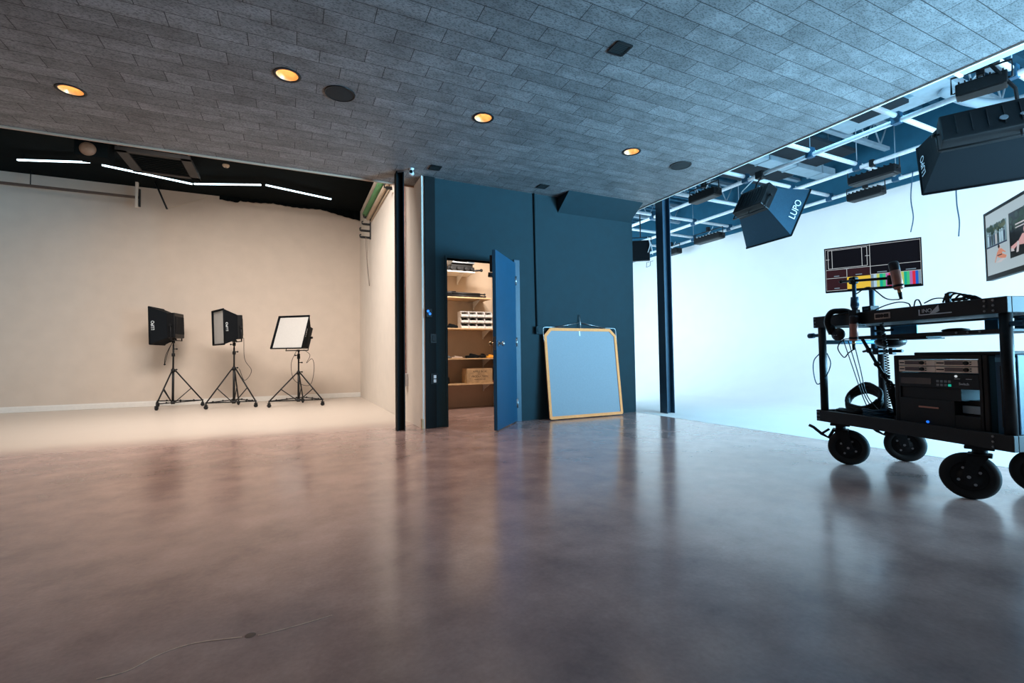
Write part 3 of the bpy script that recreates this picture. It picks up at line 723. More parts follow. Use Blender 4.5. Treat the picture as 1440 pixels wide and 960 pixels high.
def wheel_stand(c, r, az, zc, zt, label):
    """rolling light stand: mast, three legs on casters, collar, braces and tie bars"""
    c = V((c[0], c[1], 0)); t = thing('light_stand', label, 'light stand', c, 'rolling stands before the beige wall')
    MB().cyl(c+V((0, 0, .1)), c+V((0, 0, zc+.05)), .02, seg=14).cyl(c+V((0, 0, zc+.05)), c+V((0, 0, zt-.12)), .015, seg=12).cyl(c+V((0, 0, zt-.12)), c+V((0, 0, zt)), .012, seg=12).build('mast', M['black_metal'], t)
    b = MB()
    for z, q in ((zc, .034), (zc+.3 if zc+.3 < zt-.05 else zt-.2, .028), (zt-.06, .026), (.1, .034)): b.cyl(c+V((0, 0, z-.03)), c+V((0, 0, z+.03)), q, seg=14)
    b.build('collar', M['black_plastic'], t)
    b = MB()
    for z, sd in ((zc+.02, 1), (zt-.06, -1), (zt-.2, 1)): b.cyl(c+V((0, 0, z)), c+LAT*.06*sd+V((0, 0, z)), .008, seg=8).sph(c+LAT*.065*sd+V((0, 0, z)), .016, seg=10)
    b.build('knob', M['black_plastic'], t)
    feet = []
    for k in range(3):
        a = math.radians(az+120*k); d = LAT*math.cos(a)+DEP*math.sin(a); ft = c+d*r; feet.append((ft, d))
        b = MB(); b.tube([c+d*.035+V((0, 0, zc)), ft+V((0, 0, .11))], .0125, 8); leg = b.build('leg', M['black_metal'], t)
        mid = (c+d*.035+V((0, 0, zc))).lerp(ft+V((0, 0, .11)), .58)
        MB().tube([mid, c+d*.03+V((0, 0, .1))], .009, 6).build('brace', M['black_metal'], leg)
        b = MB(); side = d.cross(V((0, 0, 1)))
        b.cyl(ft+V((0, 0, .035))-side*.012, ft+V((0, 0, .035))+side*.012, .035, seg=18); b.cyl(ft+V((0, 0, .07)), ft+V((0, 0, .13)), .013, seg=10)
        for q in (-1, 1): b.box(ft+V((0, 0, .05))+side*q*.018, (.02, .02, .05), Matrix.Rotation(math.atan2(side.y, side.x), 3, 'Z'))
        b.box(ft+V((0, 0, .075)), (.04, .05, .012), Matrix.Rotation(math.atan2(side.y, side.x), 3, 'Z'))
        b.build('caster', M['rubber'], leg)
    for k in range(3):
        a, b_ = feet[k][0], feet[(k+1) % 3][0]
        q = MB().tube([a+V((0, 0, .115)), b_+V((0, 0, .115))], .011, 6)
        for s in (.2, .5, .8): q.sph(a.lerp(b_, s)+V((0, 0, .12)), .018, seg=8)
        q.build('tie_bar', M['black_metal'], t)
    return t, c
def at_lat(px, D):
    p = (fw+RR*((px-720)/f_px))*D; return V((p.x, p.y, 0))
def dirn(az, tilt=0):
    a = math.radians(az); q = math.radians(tilt)
    return (LAT*math.cos(a)+DEP*math.sin(a))*math.cos(q)+V((0, 0, math.sin(q)))
GS = 'softbox lamps on the rolling stands'
def stand_lamp(px, D, az, zc, zt, sb_az, tilt, off, W, H, dep, bw, bh, lamp, zmid, l1, l2, roll_=0, side=1):
    t, c = wheel_stand(at_lat(px, D), {244: .47, 420: .53}.get(px, .46), az, zc, zt, l1)
    ax = dirn(sb_az, tilt); o = c+V((0, 0, zmid))+ax*off
    s, F = softbox('softbox_lamp', l2, 'softbox', o, ax, (0, 0, 1), W, H, dep, bw, bh, lamp, roll_, GS, logo='LUPO', logo_side=1, dif_in=.02, base=c+V((0, 0, zt)))
    MB().cyl(c+V((0, 0, zt)), c+V((0, 0, zt+.05)), .02, seg=12).tube([c+V((0, 0, zt+.04)), V(F @ V((0, -bh/2-.05, -lamp*.5)))], .014, 8).build('spigot', M['black_metal'], s)
    return t, s, c, o
_, s1, c1, o1 = stand_lamp(244, 8.85, 36, .70, 1.31, 192, -2, .02, .54, .69, .26, .36, .46, .12, 1.55, 'rolling black light stand at the left of the three', 'black softbox turned away, its white front hidden, on the left stand', side=-1)
_, s2, c2, o2 = stand_lamp(329.4, 8.8, 231, .72, 1.24, 228, -2, .0, .66, .64, .27, .42, .44, .08, 1.50, 'rolling black light stand in the middle of the three', 'softbox with a narrow view of its pale front on the middle stand', side=-1)
_, s3, c3, o3 = stand_lamp(420, 9.0, 226, .62, 1.02, 258, 20, .0, .66, .66, .26, .42, .42, .08, 1.31, 'rolling black light stand nearest the side wall', 'softbox with its white front tilted up and facing us on the right stand', side=-1)
# hanging leads
tag(MB().tube(smooth([o1+LAT*.02+V((0, 0, -.28)), o1+LAT*-.12+V((0, 0, -.55)), o1+LAT*-.14+V((0, 0, -.72)), o1+LAT*-.08+V((0, 0, -.5)), o1+LAT*.03+V((0, 0, -.24))], 5), .005, 5).sph(o1+LAT*-.14+V((0, 0, -.73)), .018, seg=8).build('power_lead', M['black_plastic']), 'thin lead hanging below the left softbox', 'cable')
tag(MB().tube(smooth([o2+LAT*.18+V((0, 0, -.2)), o2+LAT*.2+V((0, 0, -.6)), o2+LAT*.33+V((0, 0, -.82)), o2+LAT*.2+V((0, 0, -1.0)), o2+LAT*.1+V((0, 0, -.78))], 5), .005, 5).build('power_lead', M['black_plastic']), 'thin lead hanging below the middle softbox', 'cable')
q = o3+LAT*.1
tag(MB().tube(smooth([q+V((0, 0, -.24)), q+LAT*.12+V((0, 0, -.35)), q+LAT*.05+V((0, 0, -.5)), q+LAT*.16+V((0, 0, -.42)), q+LAT*.2+V((0, 0, -.6)), q+LAT*.14+V((0, 0, -.9)), q+LAT*-.02+V((0, 0, -.92)), q+LAT*-.2+V((0, 0, -.8)), q+LAT*-.24+V((0, 0, -.5)), q+LAT*-.14+V((0, 0, -.26))], 5), .005, 5).build('power_lead', M['black_plastic']), 'thin looping lead hanging below the right softbox', 'cable')

# ------------------------------------------------------------------ right bay: pipe grid and what hangs from it
GZ = 3.6
XG = (6.49, 7.6, 8.66); YG = (-1.0, 0.0, 1.0, 1.95, 2.93, 3.95, 4.96, 5.97, 7.06, 8.06, 9.06)
t = thing('lighting_grid', 'pale steel pipe lighting grid hung above the white wall', 'lighting grid', (7.1, 4, GZ))
for x in (5.4,)+XG: MB().cyl((x, -3.5, GZ), (x, 10.2, GZ), .03, seg=14).build('pipe', M['pipe_steel'], t)
for y in YG: MB().cyl((5.2, y, GZ+.062), (8.85, y, GZ+.062), .03, seg=14).build('cross_pipe', M['pipe_steel'], t)
b = MB()
for x in XG:
    for y in YG: b.bx(x-.045, x+.045, y-.045, y+.045, GZ-.035, GZ+.1, .008)
o = b.build('clamps', M['cart_blue'], t); o.name = 'clamp'; o['kind'] = 'stuff'
b = MB()
for x in XG:
    for y in YG[1::2]: b.cyl((x, y, GZ+.09), (x, y, 4.62), .006, seg=6)
o = b.build('hanger_rod', M['joist'], t); o['kind'] = 'stuff'
# ducts and dark acoustic panels above the grid
def aco(x0, x1, y0, y1, z, label):
    t = thing('acoustic_panel', label, 'panel', ((x0+x1)/2, (y0+y1)/2, z), 'dark panels above the pipe grid')
    MB().bx(x0, x1, y0, y1, z, z+.05, .006).build('panel', M['duct_dark'], t)
    for x in (x0+.2, x1-.2): MB().cyl((x, (y0+y1)/2, z+.05), (x, (y0+y1)/2, 4.69), .005, seg=6).build('wire', M['joist'], t)
aco(6.2, 8.3, 5.28, 5.95, 4.12, 'dark hanging panel beyond the pale duct nearest the far softbox')
aco(6.2, 8.3, 4.3, 4.95, 4.12, 'dark hanging panel above the grid beside the far softbox')
aco(6.3, 7.3, 3.15, 3.75, 4.12, 'dark hanging panel in the middle of the pipe grid')
t = thing('air_duct', 'pale flat air duct running above the pipe grid', 'duct', (7.0, 4.9, 4.1))
MB().bx(5.6, 8.9, 4.98, 5.24, 4.06, 4.2, .006).build('duct', M['duct'], t)
for k in range(5): MB().bx(5.7+k*.7, 5.73+k*.7, 4.965, 5.255, 4.05, 4.21).build('flange', M['joist'], t)
t = thing('air_duct', 'wide pale duct framing a dark panel near the ceiling edge', 'duct', (6.8, 3.4, 4.2))
MB().bx(5.9, 7.7, 2.75, 3.12, 4.2, 4.34, .006).bx(5.9, 7.7, 3.78, 4.1, 4.2, 4.34, .006).bx(7.35, 7.7, 3.12, 3.78, 4.2, 4.34, .006).build('duct', M['duct'], t)
MB().tube(smooth([(7.5, 2.9, 4.2), (7.7, 2.7, 4.0), (8.0, 2.45, 3.92), (8.3, 2.0, 4.0)], 6), .06, 12).build('flexible_hose', M['duct'], t)
# strip lamp under the edge of the ceiling, at the right of the frame
t = thing('strip_lamp', 'pale strip lamp housing tucked beside the ceiling edge at the right', 'light bar', (5.28, 1.6, 3.3))
MB().bx(5.22, 5.33, .6, 1.9, 3.28, 3.34, .008).build('housing', M['duct'], t)
MB().bx(5.22, 5.33, 1.9, 1.93, 3.27, 3.35, .004).build('end_cap', M['pipe_steel'], t)
for y in (.9, 1.6): MB().cyl((5.28, y, 3.34), (5.28, y, GZ+.03), .006, seg=6).build('hanger', M['black_metal'], t)

def fixture(x, y, z, L, label, hang=GZ, yaw_=0):
    """slim studio fixture on a pipe clamp"""
    F = Matrix.Translation((x, y, z)) @ Matrix.Rotation(yaw_, 4, 'Z')
    t = thing('studio_fixture', label, 'studio light', F, 'black fixtures clamped to the grid')
    b = MB(F); b.bx(-.09, .09, -L/2, L/2, -.06, .06, .012)
    for k in range(8): b.bx(-.1, .1, -L*.42+k*L*.12-.006, -L*.42+k*L*.12+.006, .05, .072)
    b.build('body', M['black_plastic'], t)
    MB(F).bx(-.08, .08, -L/2+.03, L/2-.03, -.066, -.06).build('lens', M['black_metal'], t)
    b = MB(F); b.tube([(-.02, -L/2, 0), (-.02, -L/2-.03, 0), (-.02, -L/2-.03, .16), (-.02, L/2+.03, .16), (-.02, L/2+.03, 0), (-.02, L/2, 0)], .01, 6); b.build('yoke', M['black_metal'], t)
    b = MB(F); b.cyl((-.02, 0, .16), (-.02, 0, hang-z-.02), .012, seg=8); b.bx(-.055, .015, -.03, .03, hang-z-.05, hang-z+.05, .008); b.build('pipe_clamp', M['black_metal'], t)
    b = MB(F); b.tube(smooth([(0, L*.3, .07), (.1, L*.2, .12), (.08, 0, .2), (.02, -.1, hang-z+.04)], 5), .007, 5); b.build('lead', M['pipe_steel'], t)
    return t
fixture(6.02, 5.35, 3.42, .52, 'slim black fixture between the teal column and the far softbox', GZ)
fixture(8.25, 7.25, 3.4, .7, 'slim black fixture over the far part of the white wall')
fixture(7.62, 3.75, 3.42, .6, 'black fixture left of the big black softbox')
fixture(8.5, 4.3, 3.45, .5, 'black fixture behind the far softbox on the outer pipe')
fixture(8.5, 8.6, 3.4, .5, 'small black fixture glimpsed left of the teal column')
fixture(6.1, 2.05, 3.45, .36, 'black fixture clamped above the big black softbox', GZ, .3)
t = thing('panel_light', 'black square panel light hanging beside the end of the blue wall', 'panel light', (6.3, 7.0, 2.7))
Fp = frame((6.2, 7.05, 2.91), (.8, -.6, 0), (0, 0, 1))
MB(Fp).bx(-.2, .14, -.2, .2, -.05, .03, .01).build('body', M['black_plastic'], t)
MB(Fp).bx(-.19, .13, -.19, .19, .03, .034).build('face', M['black_fabric'], t)
MB(Fp).tube([(-.2, 0, 0), (-.23, 0, 0), (-.23, .26, 0), (.17, .26, 0), (.17, 0, 0), (.14, 0, 0)], .011, 6).cyl((-.03, .26, 0), (-.03, .76, 0), .012, seg=8).build('yoke', M['black_metal'], t)
MB(Fp).tube(smooth([(.1, -.05, .04), (.14, .1, .07), (.1, .25, .06), (.16, .1, .08), (.19, -.1, .05)], 5), .006, 5).build('lead', M['pipe_steel'], t)

# two big softboxes on the grid
axA = LAT*.824+DEP*.268+V((0, 0, -.5)); oA = V((6.25, 4.59, 3.08))
sA, FA = softbox('hanging_softbox', 'dark softbox hanging from the grid, pointing at the far white wall', 'softbox', oA, axA, (0, 0, 1), .80, .80, .42, .52, .36, .16, 0, 'softboxes hung on the grid', lit=True, fab='blue_fabric', logo='LUPO', logo_side=-1)
MB().tube([FA @ V((0, -.22, -.08)), FA @ V((0, .27, -.16)), V((6.49, 4.7, GZ-.05))], .013, 8).bx(6.43, 6.55, 4.64, 4.76, GZ-.06, GZ+.05, .01).build('hanger', M['black_metal'], sA)
MB().tube(smooth([FA @ V((-.1, .17, -.16)), V((6.25, 4.62, 3.3)), V((6.3, 4.9, 3.35)), V((6.45, 4.8, 3.55))], 6), .008, 6).build('lead', M['pipe_steel'], sA)
axB = LAT*.52+DEP*.742+V((0, 0, -.423)); oB = V((6.2, 1.85, 3.0))
sB, FB = softbox('hanging_softbox', 'big black softbox filling the upper right corner of the view', 'softbox', oB, axB, (0, 0, 1), 1.32, .66, .4, 1.1, .32, .16, 0, 'softboxes hung on the grid', lit=True, logo='LUPO', logo_side=1)
MB().tube([FB @ V((0, -.22, -.08)), FB @ V((0, .3, -.16)), V((5.95, 1.95, GZ))], .015, 8).bx(5.88, 6.02, 1.88, 2.02, GZ-.03, GZ+.1, .01).build('hanger', M['black_metal'], sB)
for x, w in ((-.3, .025), (-.08, .016), (.0, .016), (.12, .03)): MB(FB).cyl((x, -.05, -.175), (x, -.05, -.18), w, seg=16).build('connector', M['grey_metal'], sB)
MB(FB).tube(smooth([(-.3, -.1, -.18), (-.4, .05, -.3), (-.3, .25, -.2), (-.1, .3, -.16)], 6), .008, 6).build('lead', M['pipe_steel'], sB)
# hanging cables in front of the white wall
tag(MB().tube(smooth([(8.5, 3.66, GZ), (8.5, 3.7, 3.2), (8.5, 3.68, 2.9), (8.5, 3.72, 2.68)], 6), .008, 6).build('hanging_cable', M['cart_blue']), 'thin cable hanging before the white wall, left of the two', 'cable', 'cables hanging from the grid')
tag(MB().tube(smooth([(8.5, 3.16, GZ), (8.5, 3.17, 3.0), (8.5, 3.15, 2.7), (8.5, 3.165, 2.48)], 6), .008, 6).build('hanging_cable', M['cart_blue']), 'thin cable hanging before the white wall, right of the two', 'cable', 'cables hanging from the grid')
tag(MB().tube([(8.98, 9.8, 3.46), (8.9, 9.8, 3.44), (8.88, 9.8, 3.32), (8.88, 9.95, 3.3), (8.9, 9.95, 3.44), (8.98, 9.95, 3.46)], .008, 6).build('wall_hook', M['grey_metal']), 'small grey wall hook on the white wall beside the teal column', 'hook')

# ------------------------------------------------------------------ the equipment cart
ux = V((-.287, -.958, 0)).normalized()
KS = 1.048                                # cart drawing units to metres
CF = Matrix.Translation((3.867, 2.379, -.0413)) @ Matrix((ux, V((-ux.y, ux.x, 0)), V((0, 0, 1)))).transposed().to_4x4() @ Matrix.Diagonal((KS, KS, KS, 1))
GR = .0413/KS                              # floor level in cart units
CL, CW = 1.262, .58
cart = thing('equipment_cart', 'black rolling equipment cart with two decks at the right', 'cart', CF @ Matrix.Translation((.63, .29, GR)))
def C_(): return MB(CF)
b = C_(); zb, zt_ = 1.058, 1.143
b.bx(0, CL, 0, .03, zb, zt_, .004); b.bx(0, CL, CW-.03, CW, zb, zt_, .004); b.bx(0, .03, .03, CW-.03, zb, zt_, .004); b.bx(CL-.03, CL, .03, CW-.03, zb, zt_, .004)
beam = b.build('top_frame', M['black_powder'], cart)
for u in (.02, CL-.1, CL-.06):
    for z in (zb+.015, (zb+zt_)/2, zt_-.015):
        C_().cyl((u, -.001, z), (u, -.005, z), .006, seg=8).build('bolt', M['grey_metal'], beam)
C_().bx(.03, CL-.03, .03, CW-.03, zb+.012, zb+.03).build('top_deck', M['black_powder'], cart)
MB(CF @ frame((.58, -.001, 1.102), (1, 0, 0), (0, 0, 1))).bx(-.055, .055, -.02, .02, 0, .004, .0015).build('badge', M['label_pale'], beam)
MB(CF @ frame((.58, -.006, 1.102), (1, 0, 0), (0, 0, 1))).bx(-.045, -.012, -.012, .012, 0, .002).bx(.014, .046, -.012, .012, 0, .002).cyl((0, 0, 0), (0, 0, .003), .012, seg=12).build('badge_mark', M['dark_ink'], beam)
b = MB(CF @ frame((.90, -.001, 1.105), (1, 0, 0), (0, 0, 1)))
b.bx(-.085, .1, -.024, -.018, 0, .002); b.bx(-.085, -.078, -.024, .012, 0, .002); b.prism([(-.02, -.018, 0), (.03, .03, 0), (.035, -.005, 0), (.012, -.016, 0)], (0, 0, .002)); b.build('white_mark', M['white_ink'], beam)
MB(CF @ frame((.862, -.001, 1.106), (1, 0, 0), (0, 0, 1))).mesh(text_mesh('INO', .032)).build('white_mark', M['white_ink'], beam)
# lower deck
b = C_(); z0, z1 = .34, .425
b.bx(0, CL, 0, .03, z0, z1, .004); b.bx(0, CL, CW-.03, CW, z0, z1, .004); b.bx(0, .03, .03, CW-.03, z0, z1, .004); b.bx(CL-.03, CL, .03, CW-.03, z0, z1, .004)
b.bx(.03, CL-.03, .03, CW-.03, z0+.01, z0+.03); low = b.build('lower_deck', M['black_powder'], cart)
for u in (.015, .03, CL-.09):
    for z in (z0+.015, (z0+z1)/2, z1-.015): C_().cyl((u, -.001, z), (u, -.005, z), .006, seg=8).build('bolt', M['grey_metal'], low)
for (u, v) in ((.05, .03), (.05, CW-.03), (CL-.03, .03), (CL-.03, CW-.03)):
    C_().cyl((u, v, z1-.01), (u, v, zb+.01), .026, seg=20).build('post', M['black_metal'], cart)
# end handles
for s, u in ((-1, .05), (1, CL-.03)):
    b = C_(); b.cyl((u, .03, 1.0), (u+s*.1, .03, 1.0), .013, seg=10); b.cyl((u+s*.08, .03, 1.0), (u+s*.125, .03, 1.0), .02, seg=12); b.build('handle', M['cart_blue'], cart)
C_().cyl((.05, .03, .945), (.05, CW-.03, .945), .016, seg=12).build('end_rail', M['blue_tube'], cart)
# blue hanger plates and the sliding tray
for u, v, w in ((.15, CW-.05, .2), (.775, CW-.05, .075), (.93, CW-.05, .06)):
    C_().bx(u, u+w, v, v+.012, .975, zb, .002).build('hanger_plate', M['plate_blue'], cart)
b = C_(); b.bx(.30, 1.2, .1, .5, .962, .978, .004); b.bx(.30, 1.2, .09, .1, .955, .98, .002); tray = b.build('sliding_tray', M['black_powder'], cart)
for u in (.95, 1.01, 1.07): C_().cyl((u, .089, .969), (u, .085, .969), .006, seg=8).build('bolt', M['grey_metal'], tray)
# casters
def caster(u, v, yaw_, brake):
    Fk = CF @ Matrix.Translation((u, v, GR)) @ Matrix.Rotation(yaw_, 4, 'Z')    # wheel rolls along local x, trails to -x
    R_ = .127; T0 = .34-GR; o_ = .045
    b = MB(Fk); b.bx(-.06, .06, -.055, .055, T0-.018, T0, .003); b.cyl((0, 0, T0-.05), (0, 0, T0-.015), .032, seg=16)
    k = b.build('caster', M['black_metal'], cart)
    b = MB(Fk)
    for s in (-1, 1):
        b.prism([(.045, s*.042, T0-.045), (-.045, s*.042, T0-.045), (-o_-.03, s*.042, R_-.005), (-o_-.02, s*.042, R_-.02), (-o_+.02, s*.042, R_-.02), (.0, s*.042, R_+.06)], (0, s*.006, 0))
    b.bx(-.05, .05, -.048, .048, T0-.06, T0-.045, .003); b.build('fork', M['black_metal'], k)
    Fw = Fk @ Matrix.Translation((-o_, 0, R_))
    MB(Fw).lathe((0, 0, 0), [(.080, -.022), (.092, -.030), (.116, -.027), (R_, -.012), (R_, .012), (.116, .027), (.092, .030), (.080, .022)], 44, 'Y').build('tyre', M['rubber'], k)
    b = MB(Fw); b.lathe((0, 0, 0), m=M['black_plastic'], seg=32, axis='Y', prof=[(0, -.03), (.03, -.03), (.04, -.02), (.066, -.012), (.081, -.022), (.081, .022), (.066, .012), (.04, .02), (.03, .03), (0, .03)])
    for a in range(4):
        for s in (-1, 1): b.cyl((.05*math.cos(a*PI/2+.5), s*.012, .05*math.sin(a*PI/2+.5)), (.05*math.cos(a*PI/2+.5), s*.022, .05*math.sin(a*PI/2+.5)), .0075, seg=8, m=M['steel'])
    for s in (-1, 1): b.cyl((0, s*.03, 0), (0, s*.05, 0), .009, seg=8, m=M['steel'])
    for f in b.bm.faces:
        pass
    b.build('hub', None, k)
    if brake:
        b = MB(Fk); b.tube([(.04, 0, T0-.05), (.075, 0, T0-.115), (.12, 0, T0-.09), (.17, 0, T0-.045), (.20, 0, T0-.03)], .011, 8); b.tube([(.12, 0, T0-.09), (.07, .0, T0-.05)], .009, 6); b.build('brake', M['black_metal'], k)
caster(.155, .06, math.radians(222), True)
caster(.15, CW-.03, math.radians(218), True)
caster(CL-.2, .06, math.radians(34), False)
caster(CL-.18, CW-.06, math.radians(30), False)

def on_cart(name, label, cat, u, v, z, group=None):
    return thing(name, label, cat, CF @ Matrix.Translation((u, v, z)), group)
# rack case with the two champagne receivers
u0, u1, v0_, v1_, z0, z1 = .56, 1.10, .09, .5, .37, .84
t = on_cart('rack_case', 'black equipment rack case standing on the lower deck of the cart', 'rack case', (u0+u1)/2, .3, .372)
b = C_(); b.bx(u0, u0+.03, v0_, v1_, z0+.002, z1, .006); b.bx(u1-.03, u1, v0_, v1_, z0+.002, z1, .006); b.bx(u0+.03, u1-.03, v0_, v1_, z1-.025, z1, .003); b.bx(u0+.03, u1-.03, v0_, v1_, z0+.002, z0+.03)
b.build('shell', M['black_plastic'], t)
b = C_(); b.bx(u0+.12, u1+.06, v0_+.02, v1_-.02, z1, z1+.018, .004); b.build('lid', M['black_powder'], t)
for u in (u0+.03, u1-.045): C_().bx(u, u+.015, v0_-.003, v0_+.012, z0+.03, z1-.025).build('rack_rail', M['black_metal'], t)
fu0, fu1 = u0+.04, u1-.045; vf = v0_-.004
for i, z in enumerate((.774, .735)):
    rx = on_cart('wireless_receiver', ('upper' if i == 0 else 'lower')+' champagne coloured twin wireless receiver in the rack case', 'receiver', (fu0+fu1)/2, .2, z, 'champagne receivers in the rack')
    C_().bx(fu0, fu1, vf+.004, .3, z, z+.036, .001).build('chassis', M['black_powder'], rx)
    for h in range(2):
        a = fu0+h*(fu1-fu0)/2; w = (fu1-fu0)/2-.002
        fp = C_().bx(a, a+w, vf, vf+.004, z+.001, z+.036, .001).build('faceplate', M['champagne'], rx)
        sx = a+.04 if h == 0 else a+.052; sw = .092 if h == 0 else .1
        C_().bx(sx, sx+sw, vf-.001, vf, z+.008, z+.031).build('display', M['lcd'], fp)
        C_().bx(a+.006, sx-.004, vf-.0012, vf, z+.015, z+.022).build('badge', M['dark_ink'], fp)
        C_().cyl((sx+sw+.018, vf, z+.019), (sx+sw+.018, vf-.012, z+.019), .0115, seg=16).build('dial', M['black_plastic'], fp)
        C_().bx(sx+sw+.035, sx+sw+.042, vf-.002, vf, z+.022, z+.027).bx(sx+sw+.035, sx+sw+.042, vf-.002, vf, z+.009, z+.014).build('button', M['dark_ink'], fp)
t = on_cart('video_switcher', 'black rack switcher with small lit keys below the receivers', 'switcher', .85, .3, .64)
C_().bx(fu0, fu1, vf, .4, .642, .728, .002).build('panel', M['black_powder'], t)
kk = 0
for r in range(2):
    for k in range(4):
        C_().bx(fu0+.23+k*.022, fu0+.246+k*.022, vf-.003, vf, .676-r*.022, .69-r*.022, .001).build('key', M['px_teal'] if (r, k) == (1, 3) else M['grey_metal'], t)
C_().cyl((fu0+.34, vf, .716), (fu0+.34, vf-.004, .716), .007, seg=12).build('indicator', M['px_white'], t)
MB(CF @ frame((fu0+.38, vf-.001, .672), (1, 0, 0), (0, 0, 1))).mesh(text_mesh('Switch', .02)).build('logo', M['white_ink'], t)
C_().bx(fu0+.01, fu0+.2, vf-.002, vf, .66, .7, .001).build('screen', M['screen_dark'], t)
for q in (.33, .39): C_().bx(fu0+q, fu0+q+.03, vf-.001, vf, .7, .702).build('caption', M['white_ink'], t)
t = on_cart('power_unit', 'black rack power drawer low in the rack case', 'rack drawer', .85, .3, .402)
C_().bx(fu0, fu1-.13, vf, .4, .403, .57, .002).bx(fu0, fu1-.1, vf+.01, .4, .57, .64).bx(fu1-.13, fu1, vf, .4, .403, .49, .002).bx(fu1-.13, fu1, vf+.07, .4, .49, .575).build('panel', M['black_powder'], t)
C_().bx(fu0+.12, fu0+.24, vf-.006, vf, .515, .525, .002).build('handle', M['mic_body'], t)
C_().cyl((fu0+.17, vf, .43), (fu0+.17, vf-.005, .43), .008, seg=12).build('indicator', M['blue_glow'], t)
C_().bx(fu1-.128, fu1-.01, vf+.05, vf+.06, .5, .545, .002).build('steel_plate', M['duct'], t)
t = on_cart('equipment_case', 'dark equipment case behind the right post of the cart', 'case', 1.17, .35, .372)
C_().bx(1.125, 1.225, .1, .52, .372, .84, .006).build('shell', M['cart_blue'], t)
C_().bx(1.15, 1.2, .094, .1, .45, .78, .002).build('panel', M['black_plastic'], t)
C_().bx(1.13, 1.22, .093, .1, .8, .825, .002).build('latch', M['blue_tube'], t)
# small case, cable coils and leads on the lower deck
t = on_cart('small_case', 'small dark case beside the rack on the lower deck', 'case', .45, .4, .37)
C_().bx(.4, .57, .3, .52, .371, .53, .008).build('shell', M['black_plastic'], t)
C_().bx(.4, .57, .295, .3, .49, .5, .002).build('lid_seam', M['cart_blue'], t)
def coil(name, u, v, z, r, n, label, tilt=0.0, m='rubber', rr=.008):
    b = C_(); P = []
    for i in range(n*24):
        a = 2*PI*i/24; q = r*(1+.05*math.sin(i*.9)); P.append((u+q*math.cos(a), v+q*.8*math.sin(a)*math.cos(tilt), z+q*.8*math.sin(a)*math.sin(tilt)+.004*i/24*n*.5+.003*math.sin(i*1.3)))
    b.tube(P, rr, 6); return tag(b.build(name, M[m]), label, 'cable')
coil('cable_coil', .20, .22, .475, .13, 6, 'standing loop of thick black cable at the left end of the lower deck', 1.0, 'rubber', .012)
coil('cable_coil', .16, .16, .385, .11, 5, 'flat coil of thin black cable lying at the left end of the lower deck', 0, 'rubber', .007)
coil('cable_coil', .34, .2, .385, .1, 6, 'flat blue black cable coil in front of the small case', 0, 'cart_blue', .007)
b = C_(); P = []
for i in range(300):
    s = i/299; a = s*2*PI*36; P.append((.55-.12*s**1.5+.011*math.cos(a), .02+.16*s+.011*math.sin(a), 1.055-.63*s))
tag(C_().tube(P, .0035, 5).build('coiled_lead', M['black_plastic']), 'curly black telephone style lead hanging from the top frame', 'cable')
b = C_(); n_ = 0
for k in range(3):
    q = smooth([(.2+.05*k, .06, .98-.03*k), (.24+.03*k, .1, .75), (.27+.02*k, .14, .55), (.29+.05*k, .18, .42)], 6); b.tube(q, .0035, 5)
tag(b.build('thin_lead', M['black_plastic']), 'thin black leads hanging between the headphones and the lower deck', 'cable')
tag(C_().tube(smooth([(.02, .03, .86), (-.04, .03, .8), (-.045, .03, .7), (0, .02, .62), (.08, .02, .68), (.12, .03, .78), (.09, .03, .86)], 6), .004, 6).build('lead_loop', M['cart_blue']), 'loose loop of lead around the left post of the cart', 'cable')
# headphones over the top frame
HF = CF @ Matrix.Translation((.065, 0, 0))
t = on_cart('headphones', 'black headphones hung over the left end of the top frame', 'headphones', .2, -.02, .97)
b = MB(HF); b.tube(smooth([(.17, -.06, 1.0), (.15, -.075, 1.09), (.17, -.06, 1.155), (.2, -.02, 1.165), (.235, .02, 1.155), (.26, .05, 1.1)], 6), .02, 8); b.build('headband', M['black_plastic'], t)
b = MB(HF); b.sph((.215, -.05, .995), .05, (1.1, .5, .95)); b.build('ear_cup', M['black_plastic'], t)
b = MB(HF); b.sph((.17, -.055, 1.03), .04, (.7, .6, 1)); b.build('ear_cup', M['black_plastic'], t)
MB(HF).bx(.2, .23, -.074, -.071, .985, .992).build('logo', M['grey_metal'], t)
# microphone boom clamped to the top frame
def mic(u, v, z, tilt, s, label, tail):
    F = CF @ Matrix.Translation((u, v, z)) @ Matrix.Rotation(tilt, 4, 'Y')
    t = thing('studio_microphone', label, 'microphone', CF @ Matrix.Translation((u, v, z)), 'brown studio microphones on the cart')
    MB(F).lathe((0, 0, 0), [(0, -.1*s), (.024*s, -.1*s), (.03*s, -.092*s), (.03*s, .035*s), (.029*s, .037*s)], 28).build('body', M['mic_body'], t)
    MB(F).lathe((0, 0, 0), [(.0295*s, .036*s), (.031*s, .04*s), (.031*s, .09*s), (.026*s, .102*s), (0, .104*s)], 28).build('grille', M['mic_head'], t)
    MB(F).lathe((0, 0, 0), [(.0302*s, -.07*s), (.0325*s, -.072*s), (.0325*s, -.085*s), (.0302*s, -.087*s)], 24).build('ring', M['black_metal'], t)
    MB(F).cyl((0, 0, -.1*s), (0, 0, -.128*s), .012*s, seg=14).build('connector', M['brass'], t)
    MB(F).cyl((0, 0, -.128*s), (0, 0, -.175*s), .012*s, .009*s, seg=12).build('plug', M['black_plastic'], t)
    MB(CF).tube(smooth([(CF.inverted() @ (F @ V((0, 0, -.17*s))))]+tail, 6), .004, 6).build('lead', M['black_plastic'], t)
mic(.735, -.06, 1.34, math.radians(-10), .88, 'brown studio microphone held high on the boom before the monitor', [V((.73, -.055, 1.19)), V((.64, -.04, 1.21)), V((.52, -.03, 1.3)), V((.41, -.02, 1.27))])
